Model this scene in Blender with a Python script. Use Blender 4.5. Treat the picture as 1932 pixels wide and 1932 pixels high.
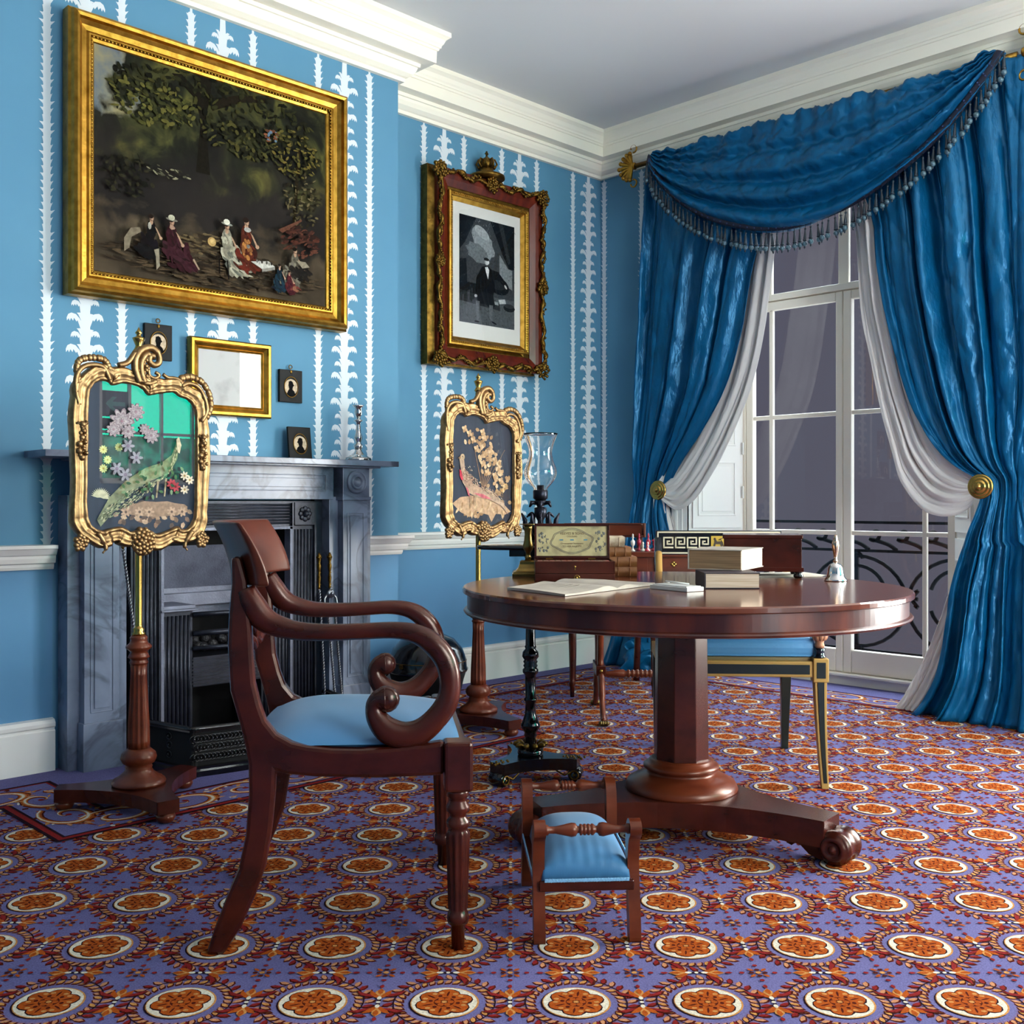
import bpy, math, random
import numpy as np
from mathutils import Vector, Matrix
for o in list(bpy.data.objects): bpy.data.objects.remove(o, do_unlink=True)
sc = bpy.context.scene
COL = sc.collection
PI = math.pi
rnd = random.Random(7)
# ---------------------------------------------------------------- camera
CAM = (-4.917, -4.221, .97)
FW = (.7013, .7129); RT = (.7129, -.7013); CA = math.radians(-44.53)
cd = bpy.data.cameras.new('camera'); cam = bpy.data.objects.new('camera', cd); COL.objects.link(cam)
cam.location = CAM; cam.rotation_euler = (PI/2, 0, CA)
cd.sensor_width = 36; cd.lens = 36*1979/1932; cd.shift_y = -16/1932; cd.clip_start = .02
sc.camera = cam
# ---------------------------------------------------------------- exposure, sky, daylight, added fill
sc.view_settings.view_transform = 'Standard'; sc.view_settings.look = 'None'
sc.view_settings.gamma = 1; sc.view_settings.use_curve_mapping = False
sc.view_settings.exposure = 0.0
w = bpy.data.worlds.new('sky'); sc.world = w; w.use_nodes = True
wn = w.node_tree; wn.nodes.clear()
wo = wn.nodes.new('ShaderNodeOutputWorld'); wb = wn.nodes.new('ShaderNodeBackground')
wt = wn.nodes.new('ShaderNodeTexCoord'); ws = wn.nodes.new('ShaderNodeSeparateXYZ'); wr = wn.nodes.new('ShaderNodeValToRGB')
wn.links.new(wt.outputs['Generated'], ws.inputs[0])
wr.color_ramp.elements[0].position = .14; wr.color_ramp.elements[0].color = (.0048, .0046, .0062, 1)
wr.color_ramp.elements[1].position = .42; wr.color_ramp.elements[1].color = (0.62, .74, .80, 1)
ng = wn.nodes.new('ShaderNodeMath'); ng.operation = 'MULTIPLY'; ng.inputs[1].default_value = -1; wn.links.new(ws.outputs[1], ng.inputs[0])
zs_ = wn.nodes.new('ShaderNodeMath'); zs_.operation = 'SUBTRACT'; zs_.inputs[1].default_value = .15; wn.links.new(ws.outputs[2], zs_.inputs[0])
mxn = wn.nodes.new('ShaderNodeMath'); mxn.operation = 'MAXIMUM'; wn.links.new(ng.outputs[0], mxn.inputs[0]); wn.links.new(zs_.outputs[0], mxn.inputs[1]); wn.links.new(mxn.outputs[0], wr.inputs[0])
wn.links.new(wr.outputs[0], wb.inputs[0]); wb.inputs[1].default_value = 20.0; wn.links.new(wb.outputs[0], wo.inputs[0])
def area(name, loc, rot, sx, sy, power, col, spread=180):
    d = bpy.data.lights.new(name, 'AREA'); d.shape = 'RECTANGLE'; d.size = sx; d.size_y = sy; d.energy = power; d.color = col
    d.spread = math.radians(spread)
    o = bpy.data.objects.new(name, d); COL.objects.link(o); o.location = loc; o.rotation_euler = rot; return o
area('daylight_window_two', (-.02, -4.2, 1.55), (0, PI/2, 0), 2.3, 1.5, 262, (1, .93, .85))
area('back_fill_light', (-2.75, -6.43, 1.6), (PI/2, 0, 0), 1.7, 2.2, 62, (1, .94, .88))  # unseen fill light added behind the camera
sl = bpy.data.lights.new('garden_fill_sun', 'SUN'); sl.energy = 7; sl.angle = .02; sl.color = (1, .95, .86)  # unseen sun added to brighten the garden wall
so = bpy.data.objects.new('garden_fill_sun', sl); COL.objects.link(so); so.rotation_euler = Vector((.15, -.6, -.78)).to_track_quat('-Z', 'Y').to_euler()
# ---------------------------------------------------------------- helpers
def hexc(h, k=1.0):
    h = h.lstrip('#'); v = [int(h[i:i+2], 16)/255 for i in (0, 2, 4)]
    return tuple((c/12.92 if c <= .04045 else ((c+.055)/1.055)**2.4)*k for c in v)+(1,)
MATS = {}
def mat(name, col, rough=.5, metal=0, noise=None, bump=None, coat=0, sheen=0, spec=.5, grain=None, trans=0, aniso=0, stint=None):
    """noise=(colour2, scale, lo, hi); bump=(scale, strength, dist); grain=(colour2, (sx,sy,sz), lo, hi)"""
    if name in MATS: return MATS[name]
    m = bpy.data.materials.new(name); m.use_nodes = True; MATS[name] = m
    nt = m.node_tree; b = nt.nodes['Principled BSDF']; L = nt.links.new
    c = hexc(col) if isinstance(col, str) else col
    b.inputs['Base Color'].default_value = c; b.inputs['Roughness'].default_value = rough; b.inputs['Metallic'].default_value = metal
    b.inputs['Coat Weight'].default_value = coat; b.inputs['Coat Roughness'].default_value = .12
    b.inputs['Sheen Weight'].default_value = sheen; b.inputs['Specular IOR Level'].default_value = spec
    b.inputs['Transmission Weight'].default_value = trans
    if stint: b.inputs['Specular Tint'].default_value = stint
    b.inputs['Anisotropic'].default_value = aniso
    tc = nt.nodes.new('ShaderNodeTexCoord'); src = tc.outputs['Object']
    def noisecol(c2, vec, scale, lo, hi, detail=5):
        n = nt.nodes.new('ShaderNodeTexNoise'); n.inputs['Scale'].default_value = scale; n.inputs['Detail'].default_value = detail
        L(vec, n.inputs['Vector']); r = nt.nodes.new('ShaderNodeValToRGB'); L(n.outputs[0], r.inputs[0])
        r.color_ramp.elements[0].position = lo; r.color_ramp.elements[0].color = c
        r.color_ramp.elements[1].position = hi; r.color_ramp.elements[1].color = hexc(c2) if isinstance(c2, str) else c2
        L(r.outputs[0], b.inputs['Base Color']); return n, r
    if noise: noisecol(noise[0], src, noise[1], noise[2], noise[3])
    if grain:
        mp = nt.nodes.new('ShaderNodeMapping'); mp.inputs['Scale'].default_value = grain[1]; L(src, mp.inputs[0])
        noisecol(grain[0], mp.outputs[0], 1.0, grain[2], grain[3], 6)
    if bump:
        n = nt.nodes.new('ShaderNodeTexNoise'); n.inputs['Scale'].default_value = bump[0]; n.inputs['Detail'].default_value = 4
        if len(bump) > 3:
            mp = nt.nodes.new('ShaderNodeMapping'); mp.inputs['Scale'].default_value = bump[3]; L(src, mp.inputs[0]); L(mp.outputs[0], n.inputs['Vector'])
        else: L(src, n.inputs['Vector'])
        bp = nt.nodes.new('ShaderNodeBump'); bp.inputs['Strength'].default_value = bump[1]; bp.inputs['Distance'].default_value = bump[2]
        L(n.outputs[0], bp.inputs['Height']); L(bp.outputs[0], b.inputs['Normal'])
    return m
def glassmat(name, tint=(1, 1, 1, 1), ior=1.5, gloss=(1, 1, 1, 1)):
    if name in MATS: return MATS[name]
    m = bpy.data.materials.new(name); m.use_nodes = True; MATS[name] = m; nt = m.node_tree; nt.nodes.clear()
    o = nt.nodes.new('ShaderNodeOutputMaterial'); mx = nt.nodes.new('ShaderNodeMixShader'); t = nt.nodes.new('ShaderNodeBsdfTransparent')
    g = nt.nodes.new('ShaderNodeBsdfGlossy'); f = nt.nodes.new('ShaderNodeFresnel'); f.inputs[0].default_value = ior
    g.inputs['Roughness'].default_value = 0; g.inputs['Color'].default_value = gloss; t.inputs[0].default_value = tint
    gg = nt.nodes.new('ShaderNodeNewGeometry'); iv = nt.nodes.new('ShaderNodeMath'); iv.operation = 'SUBTRACT'; iv.inputs[0].default_value = 1; mu = nt.nodes.new('ShaderNodeMath'); mu.operation = 'MULTIPLY'
    nt.links.new(gg.outputs['Backfacing'], iv.inputs[1]); nt.links.new(iv.outputs[0], mu.inputs[0]); nt.links.new(f.outputs[0], mu.inputs[1])
    nt.links.new(mu.outputs[0], mx.inputs[0]); nt.links.new(t.outputs[0], mx.inputs[1]); nt.links.new(g.outputs[0], mx.inputs[2]); nt.links.new(mx.outputs[0], o.inputs[0])
    return m
def flat(h, rough=.6): return mat('paint_'+h.lstrip('#'), h, .8, spec=.08, noise=(hexc(h, .55), 75, .35, .75))
class MB:
    def __init__(s): s.v = []; s.f = []; s.m = []; s.sm = []
    def add(s, vs, fs, mi=0, smooth=True, M=None):
        n = len(s.v)
        if M is not None: vs = [tuple(M @ Vector(p)) for p in vs]
        s.v += [tuple(p) for p in vs]; s.f += [tuple(i+n for i in f) for f in fs]
        s.m += [mi]*len(fs); s.sm += [smooth]*len(fs); return s
    def box(s, c, d, mi=0, M=None):
        x, y, z = d[0]/2, d[1]/2, d[2]/2
        vs = [(c[0]+i*x, c[1]+j*y, c[2]+k*z) for i in (-1, 1) for j in (-1, 1) for k in (-1, 1)]
        return s.add(vs, [(0, 1, 3, 2), (4, 6, 7, 5), (0, 4, 5, 1), (2, 3, 7, 6), (0, 2, 6, 4), (1, 5, 7, 3)], mi, False, M)
    def bb(s, x0, x1, y0, y1, z0, z1, mi=0, M=None):
        return s.box(((x0+x1)/2, (y0+y1)/2, (z0+z1)/2), (abs(x1-x0), abs(y1-y0), abs(z1-z0)), mi, M)
    def lathe(s, prof, seg=24, c=(0, 0, 0), mi=0, M=None, flute=None, smooth=True, axis='z'):
        """prof: [(r,z)]; flute=(n, depth, z0, z1)"""
        vs = []; fs = []; k = len(prof)
        for j, (r, z) in enumerate(prof):
            for i in range(seg):
                a = 2*PI*i/seg; rr = r
                if flute and flute[2] <= z <= flute[3]: rr = r*(1-flute[1]*(.5-.5*math.cos(a*flute[0]))**.6)
                p = (rr*math.cos(a), rr*math.sin(a), z)
                if axis == 'x': p = (p[2], p[0], p[1])
                if axis == 'y': p = (p[0], p[2], p[1])
                vs.append((c[0]+p[0], c[1]+p[1], c[2]+p[2]))
        for j in range(k-1):
            for i in range(seg):
                fs.append((j*seg+i, j*seg+(i+1) % seg, (j+1)*seg+(i+1) % seg, (j+1)*seg+i))
        fs.append(tuple(range(seg))[::-1]); fs.append(tuple((k-1)*seg+i for i in range(seg)))
        return s.add(vs, fs, mi, smooth, M)
    def tube(s, pts, rad, seg=12, mi=0, M=None, flat_k=1.0, up=None, cap=True):
        pts = [Vector(p) for p in pts]; n = len(pts)
        if not hasattr(rad, '__len__'): rad = [rad]*n
        vs = []; fs = []; prev = None
        for i, p in enumerate(pts):
            t = (pts[min(i+1, n-1)]-pts[max(i-1, 0)])
            t = t.normalized() if t.length > 1e-9 else Vector((0, 0, 1))
            if up is not None: u = Vector(up)
            else: u = prev if prev is not None else (Vector((0, 0, 1)) if abs(t.z) < .9 else Vector((1, 0, 0)))
            u = (u-t*u.dot(t)); u = u.normalized() if u.length > 1e-6 else t.orthogonal().normalized()
            prev = u; b = t.cross(u)
            for k in range(seg):
                a = 2*PI*k/seg; vs.append(tuple(p+u*(rad[i]*flat_k*math.cos(a))+b*(rad[i]*math.sin(a))))
        for i in range(n-1):
            for k in range(seg): fs.append((i*seg+k, i*seg+(k+1) % seg, (i+1)*seg+(k+1) % seg, (i+1)*seg+k))
        if cap: fs.append(tuple(range(seg))[::-1]); fs.append(tuple((n-1)*seg+k for k in range(seg)))
        return s.add(vs, fs, mi, True, M)
    def ball(s, c, r, seg=14, mi=0, M=None, sc3=(1, 1, 1)):
        vs = []; fs = []; rings = max(6, seg//2)
        for j in range(rings+1):
            th = PI*j/rings
            for i in range(seg):
                a = 2*PI*i/seg; vs.append((c[0]+r*sc3[0]*math.sin(th)*math.cos(a), c[1]+r*sc3[1]*math.sin(th)*math.sin(a), c[2]-r*sc3[2]*math.cos(th)))
        for j in range(rings):
            for i in range(seg): fs.append((j*seg+i, j*seg+(i+1) % seg, (j+1)*seg+(i+1) % seg, (j+1)*seg+i))
        return s.add(vs, fs, mi, True, M)
    def prism(s, poly, h, mi=0, M=None, smooth=False):
        """poly in local xy, extruded z 0..h"""
        n = len(poly); a = sum(poly[i][0]*poly[(i+1) % n][1]-poly[(i+1) % n][0]*poly[i][1] for i in range(n))
        if a < 0: poly = poly[::-1]
        vs = [(p[0], p[1], 0) for p in poly]+[(p[0], p[1], h) for p in poly]
        fs = [tuple(range(n))[::-1], tuple(range(n, 2*n))]
        s.add(vs, fs, mi, False, M)
        s.add(vs, [(i, (i+1) % n, n+(i+1) % n, n+i) for i in range(n)], mi, smooth, M); return s
    def grid(s, fn, nu, nv, mi=0, M=None, closed=False):
        vs = [fn(i/nu, j/nv) for j in range(nv+1) for i in range(nu+1)]
        fs = [(j*(nu+1)+i, j*(nu+1)+i+1, (j+1)*(nu+1)+i+1, (j+1)*(nu+1)+i) for j in range(nv) for i in range(nu)]
        return s.add(vs, fs, mi, True, M)
    def poly(s, pts, mi=0, M=None): return s.add(pts, [tuple(range(len(pts)))], mi, False, M)
    def build(s, name, mats, parent=None, bevel=0, solid=0, sub=0, loc=None, rot=None, weld=False, wn=True):
        me = bpy.data.meshes.new(name); me.from_pydata(s.v, [], s.f)
        if not isinstance(mats, (list, tuple)): mats = [mats]
        for m in mats: me.materials.append(m)
        me.polygons.foreach_set('material_index', s.m); me.polygons.foreach_set('use_smooth', s.sm); me.update()
        o = bpy.data.objects.new(name, me); COL.objects.link(o)
        if parent is not None: o.parent = parent
        if loc is not None: o.location = loc
        if rot is not None: o.rotation_euler = rot
        if weld: md = o.modifiers.new('w', 'WELD'); md.merge_threshold = .0002
        if solid: md = o.modifiers.new('s', 'SOLIDIFY'); md.thickness = solid; md.offset = 0
        if sub: md = o.modifiers.new('u', 'SUBSURF'); md.levels = md.render_levels = sub
        if bevel:
            md = o.modifiers.new('b', 'BEVEL'); md.width = bevel; md.segments = 2; md.limit_method = 'ANGLE'; md.angle_limit = math.radians(35); md.harden_normals = False
        return o
def thing(name, label, cat, loc=(0, 0, 0), rz=0, group=None):
    o = bpy.data.objects.new(name, None); COL.objects.link(o); o.empty_display_size = .1
    o.location = loc; o.rotation_euler = (0, 0, rz); tag(o, label, cat, group); return o
def tag(o, label, cat, group=None):
    o['label'] = label; o['category'] = cat
    if group: o['group'] = group
    return o
def struct(o): o['kind'] = 'structure'; return o
def bez(pts, n=8):
    """Catmull-Rom through pts (tuples of any dim)"""
    P = [np.array(p, float) for p in pts]; P = [2*P[0]-P[1]]+P+[2*P[-1]-P[-2]]; out = []
    for i in range(1, len(P)-2):
        for k in range(n):
            t = k/n; a, b, c, d = P[i-1], P[i], P[i+1], P[i+2]
            out.append(.5*((2*b)+(-a+c)*t+(2*a-5*b+4*c-d)*t*t+(-a+3*b-3*c+d)*t**3))
    out.append(P[-2]); return out
def closed(pts, n=6):
    P = [np.array(p, float) for p in pts]; N = len(P); out = []
    for i in range(N):
        a, b, c, d = P[i-1], P[i], P[(i+1) % N], P[(i+2) % N]
        for k in range(n):
            t = k/n; out.append(.5*((2*b)+(-a+c)*t+(2*a-5*b+4*c-d)*t*t+(-a+3*b-3*c+d)*t**3))
    return out
# sight lines of the camera meeting a real wall / table / floor plane: used to read real positions off the place
def ray(px, py): return np.array([FW[0]+RT[0]*(px-966)/1979, FW[1]+RT[1]*(px-966)/1979, (950-py)/1979])
CV = np.array(CAM)
def onX(px, py, x): r = ray(px, py); return CV+r*(x-CV[0])/r[0]
def onY(px, py, y): r = ray(px, py); return CV+r*(y-CV[1])/r[1]
def onZ(px, py, z): r = ray(px, py); return CV+r*(z-CV[2])/r[2]
def LD(lat, d, z=0.): return (CAM[0]+FW[0]*d+RT[0]*lat, CAM[1]+FW[1]*d+RT[1]*lat, z)
def mitre(path, off):
    """offset an open plan path to its right by off"""
    n = len(path); out = []
    for i in range(n):
        a = Vector(path[max(i-1, 0)]); b = Vector(path[i]); c = Vector(path[min(i+1, n-1)])
        d1 = (b-a).normalized() if i > 0 else (c-b).normalized(); d2 = (c-b).normalized() if i < n-1 else d1
        n1 = Vector((d1.y, -d1.x)); n2 = Vector((d2.y, -d2.x)); m = (n1+n2); m = m/(m.length_squared/2) if m.length > 1e-6 else n1
        out.append((b.x+m.x*off, b.y+m.y*off))
    return out
def sweep(mb, path, prof, mi=0, endcap=True):
    cols = [mitre(path, p) for p, z in prof]
    for j in range(len(prof)-1):
        for i in range(len(path)-1):
            a, b = cols[j][i], cols[j][i+1]; c, d = cols[j+1][i+1], cols[j+1][i]; z0, z1 = prof[j][1], prof[j+1][1]
            mb.add([(a[0], a[1], z0), (b[0], b[1], z0), (c[0], c[1], z1), (d[0], d[1], z1)], [(0, 1, 2, 3)], mi, False)
    if endcap:
        for i in (0, -1): mb.poly([(cols[j][i][0], cols[j][i][1], prof[j][1]) for j in range(len(prof))], mi)
    return mb
# ---------------------------------------------------------------- materials
M_wall = mat('wallpaper_blue', '#568ba8', .75, noise=('#5085a3', 3, .3, .7), bump=(400, .05, .002))
M_leaf = mat('wallpaper_white', '#d3dade', .6)
M_dado = mat('dado_blue', '#548ab2', .55, noise=('#4e84ac', 2, .3, .7))
M_white = mat('white_paint', '#e4e2dc', .38, bump=(60, .03, .002))
M_corn = mat('cornice_paint', '#f6efdc', .5)
M_ceil = mat('ceiling_paint', '#d8dad8', .8, bump=(200, .05, .002))
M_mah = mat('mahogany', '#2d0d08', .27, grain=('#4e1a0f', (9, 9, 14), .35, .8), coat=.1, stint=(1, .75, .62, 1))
M_mahl = mat('mahogany_lighter', '#4e1c0d', .32, grain=('#75341a', (9, 9, 16), .35, .8), coat=.05, stint=(1, .78, .65, 1))  # lighter, browner tone of mahogany
M_top = mat('mahogany_top', '#4a2117', .15, grain=('#6d3722', (3, 30, 3), .3, .75), coat=.2)
M_apron = mat('mahogany_apron', '#330f09', .3, grain=('#7d3417', (9, 9, 2), .42, .8), coat=.1)
M_gold = mat('gilt', '#bd8f3c', .36, 1, noise=('#86601f', 30, .3, .75), bump=(90, .25, .003))
M_goldb = mat('gilt_bright', '#a3835a', .42, 1, noise=('#694b30', 45, .35, .8), bump=(120, .3, .002))
M_goldd = mat('gilt_antique', '#80602a', .4, 1, noise=('#4a3312', 40, .35, .75), bump=(110, .4, .003))
M_brass = mat('brass', '#b08d4a', .2, 1)
M_brassd = mat('brass_aged', '#8f7540', .28, 1, noise=('#5d4a28', 12, .4, .8))
M_silver = mat('silver', '#d8d4cf', .15, 1)
M_iron = mat('cast_iron', '#2a2d38', .36, .55, noise=('#1c1e26', 30, .4, .7), bump=(140, .3, .002))
M_ironl = mat('cast_iron_worn', '#5a5d6c', .55, .3, noise=('#767a8a', 9, .35, .7), bump=(120, .5, .004))
M_black = mat('soot_black', '#050506', .9)
M_ebony = mat('ebonised_wood', '#07070a', .14, coat=.3)
M_silk = mat('blue_silk', '#065783', .33, noise=('#04486f', 8, .3, .7), bump=(1, .7, .02, (15, 15, 7)), sheen=0, spec=.9, stint=(.22, .60, 1, 1))
M_sheer = mat('white_lining', '#d2cdc8', .7, bump=(1, .25, .004, (16, 16, 5)), sheen=.2)
M_seat = mat('blue_satin', '#39759f', .55, noise=('#336d97', 6, .3, .7), bump=(500, .1, .001), sheen=.2)
M_braid = mat('navy_braid', '#10162e', .6); M_tas = mat('dark_bell', '#1b2a36', .3)
M_bead = mat('grey_bead', '#4a6470', .3, .2)
M_dark = mat('black_paint', '#0a0a0c', .55, spec=.2)
M_tex = mat('dark_silk_ground', '#1c1d28', .8, grain=('#262836', (60, 60, 5), .3, .7))
M_paper = mat('old_paper', '#cfc8ba', .8, noise=('#bdb3a0', 14, .4, .7))
M_leather = mat('calf_leather', '#74401e', .5, noise=('#95602f', 30, .35, .7), bump=(80, .4, .002))
M_pages = mat('book_pages', '#8f7050', .8, grain=('#6a5034', (5, 5, 420), .35, .65))
M_pagel = mat('pale_pages', '#d2bba4', .8, grain=('#b3977b', (5, 5, 420), .35, .65))
def marble(name, a, b, c):
    m = bpy.data.materials.new(name); m.use_nodes = True; nt = m.node_tree; bs = nt.nodes['Principled BSDF']; L = nt.links.new
    tc = nt.nodes.new('ShaderNodeTexCoord'); n1 = nt.nodes.new('ShaderNodeTexNoise'); n1.inputs['Scale'].default_value = 3.2; n1.inputs['Detail'].default_value = 8
    n1.inputs['Distortion'].default_value = 1.6; L(tc.outputs['Object'], n1.inputs['Vector'])
    r = nt.nodes.new('ShaderNodeValToRGB'); e = r.color_ramp.elements; e[0].position = .3; e[0].color = hexc(a); e[1].position = .72; e[1].color = hexc(b)
    k = e.new(.52); k.color = hexc(b, .75); L(n1.outputs[0], r.inputs[0])
    n2 = nt.nodes.new('ShaderNodeTexNoise'); n2.inputs['Scale'].default_value = 3.4; n2.inputs['Detail'].default_value = 6; n2.inputs['Distortion'].default_value = 1.3; L(tc.outputs['Object'], n2.inputs['Vector'])
    r2 = nt.nodes.new('ShaderNodeValToRGB'); e = r2.color_ramp.elements; e[0].position = .44; e[0].color = (0, 0, 0, 1); e[1].position = .5; e[1].color = (.6, .6, .6, 1)
    q = e.new(.545); q.color = (0, 0, 0, 1); L(n2.outputs[0], r2.inputs[0])
    mx = nt.nodes.new('ShaderNodeMix'); mx.data_type = 'RGBA'; L(r2.outputs[0], mx.inputs[0]); L(r.outputs[0], mx.inputs[6]); mx.inputs[7].default_value = hexc(c); L(mx.outputs[2], bs.inputs['Base Color'])
    bs.inputs['Roughness'].default_value = .28; return m
M_marble = marble('grey_marble', '#4c5568', '#7c879c', '#343c4c')
M_slate = marble('dark_marble', '#141a24', '#1d2430', '#2c3442')
G_clear = glassmat('clear_glass'); G_scr = glassmat('screen_glass', (1, 1, 1, 1), 1.62); G_lamp = glassmat('lamp_glass', (.97, .98, 1, 1), 1.5)
# ================================================================ THE ROOM
YB = -.32; XB = -1.833; ZC = 3.185
XW0, YW0 = -7.6, -6.5
# carpet ----------------------------------------------------------
C_per = '#7470b8'; CP = ['#726e9f', '#806c94', '#e6dcc6', '#cf9050', '#b0521a', '#54190f', '#2a1420', '#8a2424', '#c98a62']
cm = [mat('carpet_%d' % i, c, .95, bump=(900, .8, .004), noise=(hexc(c, .62), 260, .35, .72), spec=.05) for i, c in enumerate(CP)]
def carpet_tile():
    P = []                                   # (material, layer, [(x,y)])
    def disc(cx, cy, rx, ry, n=20, jit=0, ph=0): return [(cx+rx*math.cos(2*PI*i/n+ph)*(1+jit*math.sin(i*2.7)), cy+ry*math.sin(2*PI*i/n+ph)*(1+jit*math.cos(i*1.9))) for i in range(n)]
    def leaf(x, y, a, l, w, bend=.0):
        c, s = math.cos(a), math.sin(a); q = [(0, 0), (.3*l, w*.8), (.65*l, w), (l, bend*l), (.7*l, -w*.75), (.3*l, -w*.7)]
        return [(x+u*c-v*s, y+u*s+v*c) for u, v in q]
    P.append((1, 1, disc(0, 0, .118, .114, 26)))
    P.append((0, 2, disc(0, 0, .080, .076, 26)))
    n = 34
    for i in range(n):
        a = 2*PI*i/n; r = .099
        x, y = r*math.cos(a), r*math.sin(a); t = a+PI/2
        P.append((5, 3, leaf(x+.0012, y-.0015, a+.55, .028, .0080)))
        P.append((7 if i % 2 else 8, 4, leaf(x, y, a+.55, .024, .0056)))
        P.append((5, 3, leaf(x+.0012, y-.0015, a+PI-.55, .025, .0076)))
        P.append((3 if i % 2 else 8, 4, leaf(x, y, a+PI-.55, .021, .0052)))
    for i in range(n):
        a0, a1 = 2*PI*i/n, 2*PI*(i+1)/n
        P.append((6, 5, [(.0975*math.cos(a0), .0975*math.sin(a0)), (.1005*math.cos(a0), .1005*math.sin(a0)), (.1005*math.cos(a1), .1005*math.sin(a1)), (.0975*math.cos(a1), .0975*math.sin(a1))]))
    P.append((6, 3, disc(-.0015, -.001, .0675, .0640, 28)))
    P.append((3, 4, disc(.001, 0, .0668, .0632, 28)))
    P.append((2, 5, disc(0, 0, .0640, .0605, 28)))
    for i in range(6):
        a = 2*PI*i/6+.35; P.append((6, 6, disc(.033*math.cos(a), .032*math.sin(a), .0250, .0235, 12)))
    for i in range(6):
        a = 2*PI*i/6+.35; P.append((4, 7, disc(.0335*math.cos(a), .0325*math.sin(a), .0222, .0205, 12, .06)))
        P.append((5, 8, leaf(.022*math.cos(a), .022*math.sin(a), a, .024, .0025)))
        b = a+PI/6
        P.append((5, 8, disc(.027*math.cos(b), .026*math.sin(b), .0045, .0045, 7)))
        for q in (-.35, .35): P.append((3, 9, disc(.040*math.cos(a+q), .038*math.sin(a+q), .0055, .0040, 7, .1, a)))
    P.append((5, 9, disc(0, 0, .020, .019, 14)))
    for i in range(6): a = 2*PI*i/6; P.append((4, 10, disc(.0125*math.cos(a), .0125*math.sin(a), .0065, .0062, 8)))
    P.append((3, 11, disc(0, 0, .0055, .005, 8)))
    h = .1278
    def motif(cx, cy, ang):
        c, s = math.cos(ang)*1.04, math.sin(ang)*1.04
        def T(pts): return [(cx+x*c-y*s, cy+x*s+y*c) for x, y in pts]
        P.append((2, 7, T(disc(0, 0, .0045, .004, 8))))
        for sg in (1, -1):
            P.append((6, 5, T([(-.003, sg*.004), (.004, sg*.004), (.004, sg*.02), (-.003, sg*.02)])))
            P.append((2, 7, T(disc(0, sg*.016, .0045, .007, 9))))
            P.append((3, 6, T(leaf(0, sg*.016, sg*PI/2, .040, .0105))))
            P.append((4, 7, T(leaf(0, sg*.030, sg*PI/2, .024, .006))))
            for q in (-1, 1):
                P.append((4, 6, T(leaf(0, sg*.014, sg*(PI/2)-q*sg*.62, .040, .0065, q*.10))))
                P.append((7, 6, T(leaf(q*.010, sg*.022, sg*(PI/2)-q*sg*1.12, .043, .0055, q*.16))))
                P.append((5, 5, T(leaf(q*.010+.001, sg*.022-.002, sg*(PI/2)-q*sg*1.12, .047, .0066, q*.16))))
            P.append((7, 6, T(leaf(0, sg*.056, sg*PI/2, .016, .005))))
    motif(h, 0, 0); motif(0, h, PI/2)
    for k in range(4):
        a = PI/4+k*PI/2
        for rr in (.014, .034): P.append((7 if rr > .02 else 5, 6, disc(h+rr*math.cos(a-PI/4), h+rr*math.sin(a-PI/4), .0058, .0050, 7)))
        P.append((4, 6, leaf(h+.010*math.cos(a), h+.010*math.sin(a), a, .018, .0045)))
    P.append((3, 8, disc(h, h, .006, .006, 7)))
    return P
fl = MB(); fl.bb(XW0, .6, YW0, .1, -.1, 0, 0)
tile = sorted(carpet_tile(), key=lambda q: q[1]); LZ = .00012; SZ = 9e-6
tile = [(a, (k+4)*SZ, c) for k, (a, b, c) in enumerate(tile)]
BP = [(-7.5, -.48), (-3.50, -.48), (-3.50, -.93), (-1.96, -.93), (-1.96, -.48), (-1.70, -.48), (-1.70, -.15), (.06, -.15), (.06, -6.4)]
def inside(x, y):
    if y > -.36 and x < -1.7: return False
    if y > -.05 or x > .0 or y < -6.3 or x < -7.4: return False
    if -3.6 < x < -1.9 and y > -.85: return False
    return True
p0 = .2560
for i in range(-18, 19):
    for j in range(0, 19):
        lat = -.3875+i*p0; d = 2.2946+(j-3)*.2580
        if d < 1.4 or abs(lat) > .8*d+.7: continue
        X, Y, _ = LD(lat, d)
        if not inside(X, Y): continue
        for mi, ly, q in tile:
            fl.poly([(X+RT[0]*u+FW[0]*v, Y+RT[1]*u+FW[1]*v, ly) for u, v in q], mi)
zb = (len(tile)+20)*SZ
def strip(o0, o1, mi, z):
    a, b = mitre(BP, o0), mitre(BP, o1)
    for k in range(len(BP)-1): fl.poly([(a[k][0], a[k][1], z), (a[k+1][0], a[k+1][1], z), (b[k+1][0], b[k+1][1], z), (b[k][0], b[k][1], z)], mi)
fl.poly([(-3.51, -.94, zb-4e-5), (-1.95, -.94, zb-4e-5), (-1.95, -.3, zb-4e-5), (-3.51, -.3, zb-4e-5)], 0)
strip(-.10, .24, 0, zb); strip(0, .014, 6, zb+LZ); strip(.014, .022, 7, zb+LZ)
strip(.205, .214, 6, zb+LZ); strip(.214, .232, 7, zb+LZ); strip(.232, .244, 6, zb+LZ)
fl.bb(-.02, .62, -2.3, -.6, -.01, zb-8e-5, 0); fl.bb(XW0, .02, -.14, .0, -.01, zb-8e-5, 0); fl.bb(XW0, -3.4, -.44, -.3, -.01, zb-9e-5, 0); fl.bb(-2.0, -1.65, -.44, -.3, -.01, zb-9e-5, 0); fl.bb(-.08, .09, -6.4, -.05, -.01, zb-9.5e-5, 0)
mid = mitre(BP, .112)
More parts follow.
